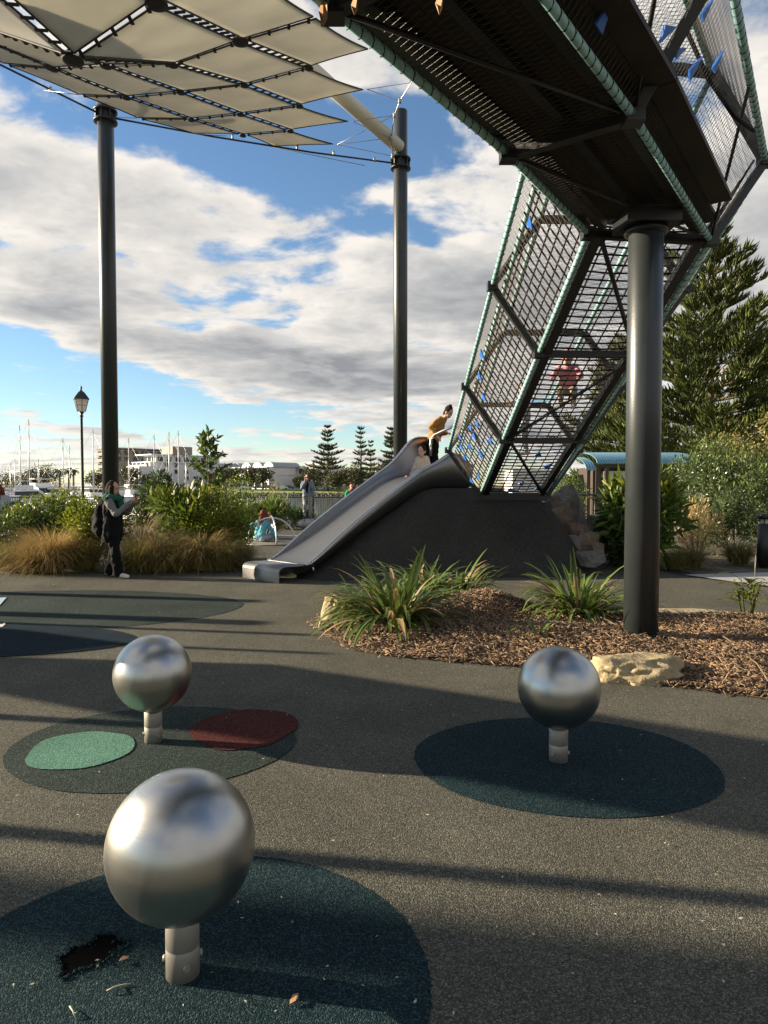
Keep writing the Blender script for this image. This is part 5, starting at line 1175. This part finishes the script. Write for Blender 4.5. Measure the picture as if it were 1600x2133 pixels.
e = building('office_block', 'white three-storey block with notched parapet behind the woman', 666, 276, R(38), 13.5, 15, 8.7, M['white'])
for k in range(3):
    for i in range(3): win(e, -9.6+3.8*i, 1.7+2.7*k, 3.0, 1.7)
for i in range(7):
    mb = MB(); mb.box((-10.9+1.65*i, .3, 8.95), (.9, .6, .5)); mb.build('merlon', M['white'], e)
for i in range(3):
    mb = MB(); mb.box((-9+4*i, 6, 9.8), (3, 4, 2.0)); mb.build('rooftop_unit', M['greyroof'], e)
e = building('cream_house', 'cream house with brown hipped roof by the slender pines', 745, 262, R(35), 14, 10, 5.2, M['creamwall'])
for k in range(2):
    for i in range(4): win(e, -11.4+3.2*i, 1.4+2.6*k, 1.7, 1.4, frame='white')
mb = MB(); mb.add([(-14, -1, 5.2), (1, -1, 5.2), (1, 11, 5.2), (-14, 11, 5.2), (-9, 5, 7.5), (-4, 5, 7.5)], [(0, 1, 5, 4), (1, 2, 5), (2, 3, 4, 5), (3, 0, 4), (3, 2, 1, 0)]); mb.build('roof', M['rooftile'], e)
e = building('far_block', 'low white block behind the sapling', 425, 300, R(30), 16, 14, 6.5, M['white'])
for k in range(2):
    for i in range(4): win(e, -14+3.9*i, 1.6+2.8*k, 2.6, 1.5)
# parked cars
def car_proto(px, Y, colr, label, rz):
    p = at(px, 1000, Y); e = empty('parked_car', (at(px, 1000, max(Y, 257)+4).x, max(Y, 257)+4, .34), rz, label, 'car', 'cars parked beyond the water'); m_ = mat('car_paint', colr, .3, coat=.5)
    prof = [(-2.15, .35), (-2.2, .75), (-2.05, .95), (-1.45, 1.02), (-.9, 1.42), (.55, 1.45), (1.15, 1.02), (2.0, .88), (2.2, .6), (2.15, .35)]
    mb = MB(); n = len(prof); vs = [(x, -.86 if z < 1.1 else -.68, z) for x, z in prof]+[(x, .86 if z < 1.1 else .68, z) for x, z in prof]
    mb.add(vs, [tuple(range(n))[::-1], tuple(range(n, 2*n))]+[(i, (i+1) % n, n+(i+1) % n, n+i) for i in range(n)]); mb.build('body', m_, e)
    for s in (-1, 1):
        w = MB(); w.add([(-1.25, .80*s, 1.05), (.95, .80*s, 1.05), (.5, .71*s, 1.38), (-.82, .71*s, 1.38)], [(0, 1, 2, 3)]); o = w.build('side_window', M['glass'], e); o.location.y = .02*s; q = o.modifiers.new('t', 'SOLIDIFY'); q.thickness = .03
    for x in (-1.35, 1.35):
        for s in (-1, 1):
            w = MB(); w.tube([(x, .70*s, .32), (x, .90*s, .32)], .32, 16); wh = w.build('wheel', M['black'], e); r_ = MB(); r_.tube([(x, .86*s, .32), (x, .915*s, .32)], .19, 12); r_.build('rim', M['steel'], wh)
for k, (px, Y, c, lab, rz) in enumerate(((514, 258, (.7, .7, .68), 'white car at the left before the long building', 0), (540, 259, (.05, .05, .06), 'dark car beside the white one at the left', 0), (562, 258, (.1, .1, .11), 'dark grey car before the grey end wall', .1), (588, 257, (.75, .74, .72), 'white car before the grey end wall', 0), (602, 261, (.03, .035, .05), 'navy car behind the white one', 0), (668, 256, (.35, .36, .37), 'silver car right of the woman on the pebble', 0), (684, 255, (.7, .7, .7), 'white car before the cream house', .1), (699, 254, (.4, .42, .44), 'grey car at the right before the cream house', 0), (757, 248, (.06, .06, .07), 'dark car above the person in the red hood', 0))):
    car_proto(px, Y, c, lab, rz)
# ------------------------------------------------------------------ marina
M['antifoul'] = mat('navy_hull', (.03, .05, .12), .3); M['redcover'] = mat('red_cover', (.5, .04, .06), .7); M['bluecover'] = mat('blue_cover', (.06, .22, .55), .7); M['mast'] = mat('mast_metal', (.5, .5, .48), .4, metal=.4)
def hull(mb, L_, B, fb):
    st = []; n = 12
    for i in range(n+1):
        t = i/n; x = -L_/2+L_*t; w = B/2*(0.78+.22*math.sin(min(1, t*1.7)*math.pi/2))*(1-max(0, (t-.45)/.55)**2.2); sh = fb*(1+.35*max(0, t-.3)**2*2); w = max(w, .03)
        xb = x-.0 if t < .9 else x-.5*(t-.9)*10*.3
        st.append([(x, -w, sh), (xb-.15*t, -w*.82, .15), (xb-.3*t, -w*.3, -.3), (xb-.3*t, w*.3, -.3), (xb-.15*t, w*.82, .15), (x, w, sh)])
    vs = [p for s in st for p in s]; fs = [(i*6+j, i*6+j+1, (i+1)*6+j+1, (i+1)*6+j) for i in range(n) for j in range(5)]+[(i*6+5, i*6, (i+1)*6, (i+1)*6+5) for i in range(n)]
    fs += [(5, 4, 3, 2, 1, 0)]; mb.add(vs, fs, False)
WZ = -1.9
def sailboat(px, Y, h, label, rz, L_=9.5, cover='white', hm='wgel'):
    p = at(px, 1000, Y); e = empty('sailing_boat', (p.x, Y, WZ), rz, label, 'boat', 'boats in the marina'); mb = MB(); hull(mb, L_, 3.0, 1.05); mb.build('hull', M[hm], e)
    mb = MB(); mb.add([(-1.6, -.9, 1.05), (2.2, -.7, 1.1), (2.2, .7, 1.1), (-1.6, .9, 1.05), (-1.6, -.75, 1.65), (1.6, -.5, 1.5), (1.6, .5, 1.5), (-1.6, .75, 1.65)], [(4, 5, 6, 7), (0, 1, 5, 4), (1, 2, 6, 5), (2, 3, 7, 6), (3, 0, 4, 7)]); c = mb.build('cabin', M['wgel'], e)
    for s in (-1, 1): w = MB(); w.box((0, .80*s, 1.35), (2.2, .06, .18)); w.build('window', M['glass'], c)
    mb = MB(); mb.tube([(.6, 0, 1.2), (.6, 0, h)], [.085, .06], 8); m2 = mb.build('mast', M['mast'], e)
    for z in (.45, .72): w = MB(); w.bar((.6, -.9, h*z), (.6, .9, h*z), .05, .03); w.build('spreader', M['mast'], m2)
    w = MB(); w.tube([(L_/2-.1, 0, 1.3), (.6, 0, h*.97)], .02, 4); w.tube([(-L_/2+.1, 0, 1.1), (.6, 0, h*.99)], .015, 4); w.tube([(.6, -1.3, 1.1), (.6, -.9, h*.45), (.6, 0, h*.95)], .015, 4); w.tube([(.6, 1.3, 1.1), (.6, .9, h*.45), (.6, 0, h*.95)], .015, 4); w.build('rigging', M['mast'], m2)
    mb = MB(); mb.tube([(.5, 0, 2.0), (-3.2, 0, 2.0)], .06, 6); b = mb.build('boom', M['mast'], e); w = MB(); w.tube([(.4, 0, 2.2), (-1.2, 0, 2.25), (-3.0, 0, 2.12)], [.2, .17, .1], 8); w.build('furled_sail', M[cover], b)
def cruiser(px, Y, label, rz, L_=9, s=1.0):
    p = at(px, 1000, Y); e = empty('motor_cruiser', (p.x, Y, WZ), rz, label, 'boat', 'boats in the marina'); e.scale = (s, s, s); mb = MB(); hull(mb, L_, 3.2, 1.3); mb.build('hull', M['wgel'], e)
    mb = MB(); mb.add([(-2.6, -1.25, 1.3), (1.9, -1.0, 1.5), (1.9, 1.0, 1.5), (-2.6, 1.25, 1.3), (-2.4, -1.05, 2.7), (.3, -.85, 2.7), (.3, .85, 2.7), (-2.4, 1.05, 2.7)], [(4, 5, 6, 7), (0, 1, 5, 4), (1, 2, 6, 5), (2, 3, 7, 6), (3, 0, 4, 7)]); c = mb.build('cabin', M['wgel'], e)
    for q in (-1, 1): w = MB(); w.add([(-2.2, 1.2*q, 1.95), (.9, 1.04*q, 2.0), (.3, .93*q, 2.5), (-2.2, 1.1*q, 2.5)], [(0, 1, 2, 3)]); o = w.build('window', M['glass'], c); o.location.y = .03*q; k = o.modifiers.new('t', 'SOLIDIFY'); k.thickness = .03
    w = MB(); w.add([(1.72, -.88, 1.68), (1.72, .88, 1.68), (.45, .78, 2.62), (.45, -.78, 2.62)], [(0, 1, 2, 3)]); o = w.build('windscreen', M['glass'], c); o.location.x = .04
    w = MB(); w.box((-1.3, 0, 3.0), (2.0, 1.9, .5)); w.box((-1.5, 0, 3.75), (1.9, 1.9, .08)); w.build('flybridge', M['wgel'], c)
    w = MB(); w.tube([(.2, -.9, 1.5), (2.8, -.7, 2.0), (4.2, 0, 2.2), (2.8, .7, 2.0), (.2, .9, 1.5)], .025, 5); w.build('bow_rail', M['chrome'], e)
for k, (px, y, Y, rz, lab, cov) in enumerate(((34, 885, 112, .3, 'sailing boat with the second tallest mast at the left', 'white'), (53, 873, 108, .2, 'sailing boat with the tallest mast at the left', 'redcover'), (48, 902, 118, 2.8, 'sailing boat with raked mast beside the tallest', 'white'), (14, 962, 135, .5, 'sailing boat with the leftmost short mast', 'white'), (24, 955, 128, .4, 'short-masted sailing boat left of the two tallest', 'bluecover'), (73, 955, 126, .2, 'sailing boat midway to the lamp post', 'white'), (124, 912, 112, .1, 'sailing boat left of the lamp post', 'bluecover'), (152, 928, 120, 2.9, 'sailing boat just left of the lamp post', 'white'), (186, 893, 104, .3, 'sailing boat just right of the lamp post', 'white'), (213, 918, 110, .2, 'sailing boat hidden behind the left mast', 'white'), (260, 912, 104, .2, 'sailing boat before the balconied wing', 'bluecover'), (313, 905, 104, .15, 'sailing boat before the stepped block', 'white'), (361, 899, 98, 2.9, 'sailing boat with the tall pair of masts, left one', 'white'), (364, 897, 112, .2, 'sailing boat with the tall pair of masts, right one', 'white'), (379, 935, 106, .1, 'sailing boat with short mast right of the tall pair', 'white'))):
    p = at(px, y, Y); sailboat(px, Y, p.z-WZ, lab, rz, cover=cov)
for k, (px, Y, rz, s, lab) in enumerate(((118, 66, -1.2, .85, 'white motor cruiser behind the yellow-green shrub'), (30, 62, -.9, .8, 'white motor cruiser at the left edge'), (75, 95, .4, 1.1, 'white motor cruiser between the tall masts and the lamp'), (92, 105, -.8, 1.2, 'white motor cruiser with square cabin left of the lamp'), (165, 80, -1.3, .9, 'white motor cruiser at the foot of the lamp post'), (205, 75, -.6, .85, 'white motor cruiser left of the mast behind the person'), (292, 70, -1.0, .95, 'white motor cruiser right of the phone'), (270, 90, .5, .9, 'small white motor cruiser with blue cover nearby'), (400, 88, -.5, .9, 'white motor cruiser behind the broad-leaved shrub'), (5, 95, .3, 1.0, 'white motor cruiser cut by the left edge'))):
    cruiser(px, Y, lab, rz, 9, s)
# ------------------------------------------------------------------ litter on the rubber
rg = random.Random(21); M['litter'] = mat('dry_leaf', (.36, .20, .10), .8); M['twig'] = mat('pale_twig', (.42, .38, .28), .8)
for k, (px, py, s, m_, lab) in enumerate(((613, 2082, .022, 'litter', 'small orange dry leaf on the near ground'), (258, 1998, .02, 'litter', 'small dry leaf beside the torn hole'), (108, 1219, .05, 'twig', 'pale fleck before the tan tussock'))):
    p = gp(px, py, .014); mb = MB(); a = rg.uniform(0, 6); c, s_ = math.cos(a), math.sin(a); pts = [(-1, 0, 0), (-.3, -.5, .25), (.5, -.35, .1), (1, .1, .3), (.3, .5, .35), (-.4, .4, .1)]
    mb.add([(s*(x*c-y*s_), s*(x*s_+y*c), s*z) for x, y, z in pts], [(0, 1, 2, 3, 4, 5)]); o = mb.build('fallen_leaf', M[m_]); o.location = p; q = o.modifiers.new('t', 'SOLIDIFY'); q.thickness = .0015; tag(o, lab, 'leaf')
for k, (pts, lab) in enumerate((([(222, 2064), (238, 2056), (252, 2052), (273, 2048)], 'pale curly twig below the torn hole'), ([(145, 2096), (152, 2106), (157, 2120)], 'thin green grass stem at the bottom left'))):
    mb = MB(); mb.tube([gp(x, y, .014+.006*math.sin(i*2)) for i, (x, y) in enumerate(pts)], .0022, 5); tag(mb.build('twig', M['twig']), lab, 'twig')
V = []; Fq = []
for i in range(420):
    y = rg.uniform(1215, 2120); 
    if rg.random() < .6: y = rg.uniform(1215, 1500)
    px = rg.uniform(0, 1600); p = gp(px, y, .011)
    if p.x > -1 and p.y > 4.5 and inside(p.x, p.y): continue
    s = rg.uniform(.003, .011); a = rg.uniform(0, 6.28); b = len(V)
    for q in range(4): V.append((p.x+s*math.cos(a+q*1.57)*(1 if q % 2 else .4), p.y+s*math.sin(a+q*1.57)*(1 if q % 2 else .4), p.z+rg.uniform(0, .004)))
    Fq.append((b, b+1, b+2, b+3))
tag(link('ground_litter', mesh_np('ground_litter', V, Fq), M['twig']), 'scattered pale flecks of litter on the rubber', 'litter', None, 'stuff')
# ------------------------------------------------------------------ unseen shapes added left of the picture to cast the ground shadows
def back(x, y, h):      # the point at height h whose shadow falls on (x, y)
    k = h/sdir.z; return Vector((x+sdir.x*k, y+sdir.y*k, h))
s2 = empty('added_shadow_sail', (0, 0, 0), 0, 'added unseen sail casting a shadow band from the left', 'shade sail')  # invented sail, its outline projected back from the wanted shadow band
cs = [back(-4.2, 6.55, 2.3), back(-0.95, 6.20, 2.6), back(3.4, 3.75, 3.1), back(3.4, 2.3, 3.0), back(-0.55, 4.18, 2.5), back(-4.6, 6.1, 2.2)]
cs += [back(-7.2, 8.15, 2.0), back(-4.0, 7.7, 2.2), back(-2.5, 6.98, 2.4), back(-3.2, 6.5, 2.3), back(-7.0, 6.2, 2.0)]
mb = MB(); mb.add(cs, [(0, 1, 4, 5), (1, 2, 3, 4), (6, 7, 8, 9, 10)]); o = mb.build('sail_panel', M['sail'], s2); q = o.modifiers.new('t', 'SOLIDIFY'); q.thickness = .01
for c in (cs[0], cs[2], cs[3], cs[5]):
    mb = MB(); mb.tube([(c.x-.3, c.y, 0), (c.x-.05, c.y, c.z+.2)], .06, 12); mb.build('post', M['col'], s2)
for k, (x, y, r) in enumerate(((0, 2.36, .23), (0, 2.05-.6, .17))):  # unseen mast, put in for the soft shadow band on the near ground
    if k: continue
    b_ = Vector((-27, y+27*math.tan(SUN_AZ), 0)); mb = MB(); mb.lathe([(r, 0), (r, 10.7), (0, 10.7)], 24); o = mb.build('added_shadow_mast', M['col']); o.location = b_; tag(o, 'added unseen mast casting a soft shadow band from the left', 'post')
cf = empty('added_shadow_posts', (0, 0, 0), 0, 'added unseen posts casting shadow stripes from the left', 'shadow posts')  # loose posts added only for the thin shadow stripes at the far left
for k, (x, y, h, r) in enumerate(((-1.75, 9.62, 2.5, .13), (-1.45, 8.08, 2.6, .15), (-.75, 7.42, 2.7, .06), (-.55, 6.60, 2.7, .05))):
    t = back(x, y, h); mb = MB(); mb.tube([(t.x, t.y, 0), (t.x, t.y, h)], r, 14); mb.build('post', M['bark'], cf)
t0, t1 = back(-1.75, 9.62, 3.9), back(-.55, 6.55, 4.2); 
# dry leaves caught in the bridge net
for k, (px, py, Y, s, lab) in enumerate(((673, 26, 3.85, .075, 'dry brown leaf hanging from the bridge corner'), (738, 12, 3.7, .05, 'smaller dry leaf caught beside the hanging one'), (915, 8, 3.4, .05, 'orange dry leaf caught in the bridge net'))):
    c = at(px, py, Y); mb = MB(); mb.add([c+Vector((0, 0, s)), c+Vector((-.35*s, .02, .3*s)), c+Vector((-.2*s, -.02, -.5*s)), c+Vector((0, 0, -s)), c+Vector((.3*s, .01, -.3*s)), c+Vector((.3*s, -.02, .4*s))], [(0, 1, 2, 3), (0, 3, 4, 5)]); o = mb.build('hanging_leaf', M['litter']); q = o.modifiers.new('t', 'SOLIDIFY'); q.thickness = .002; tag(o, lab, 'leaf')
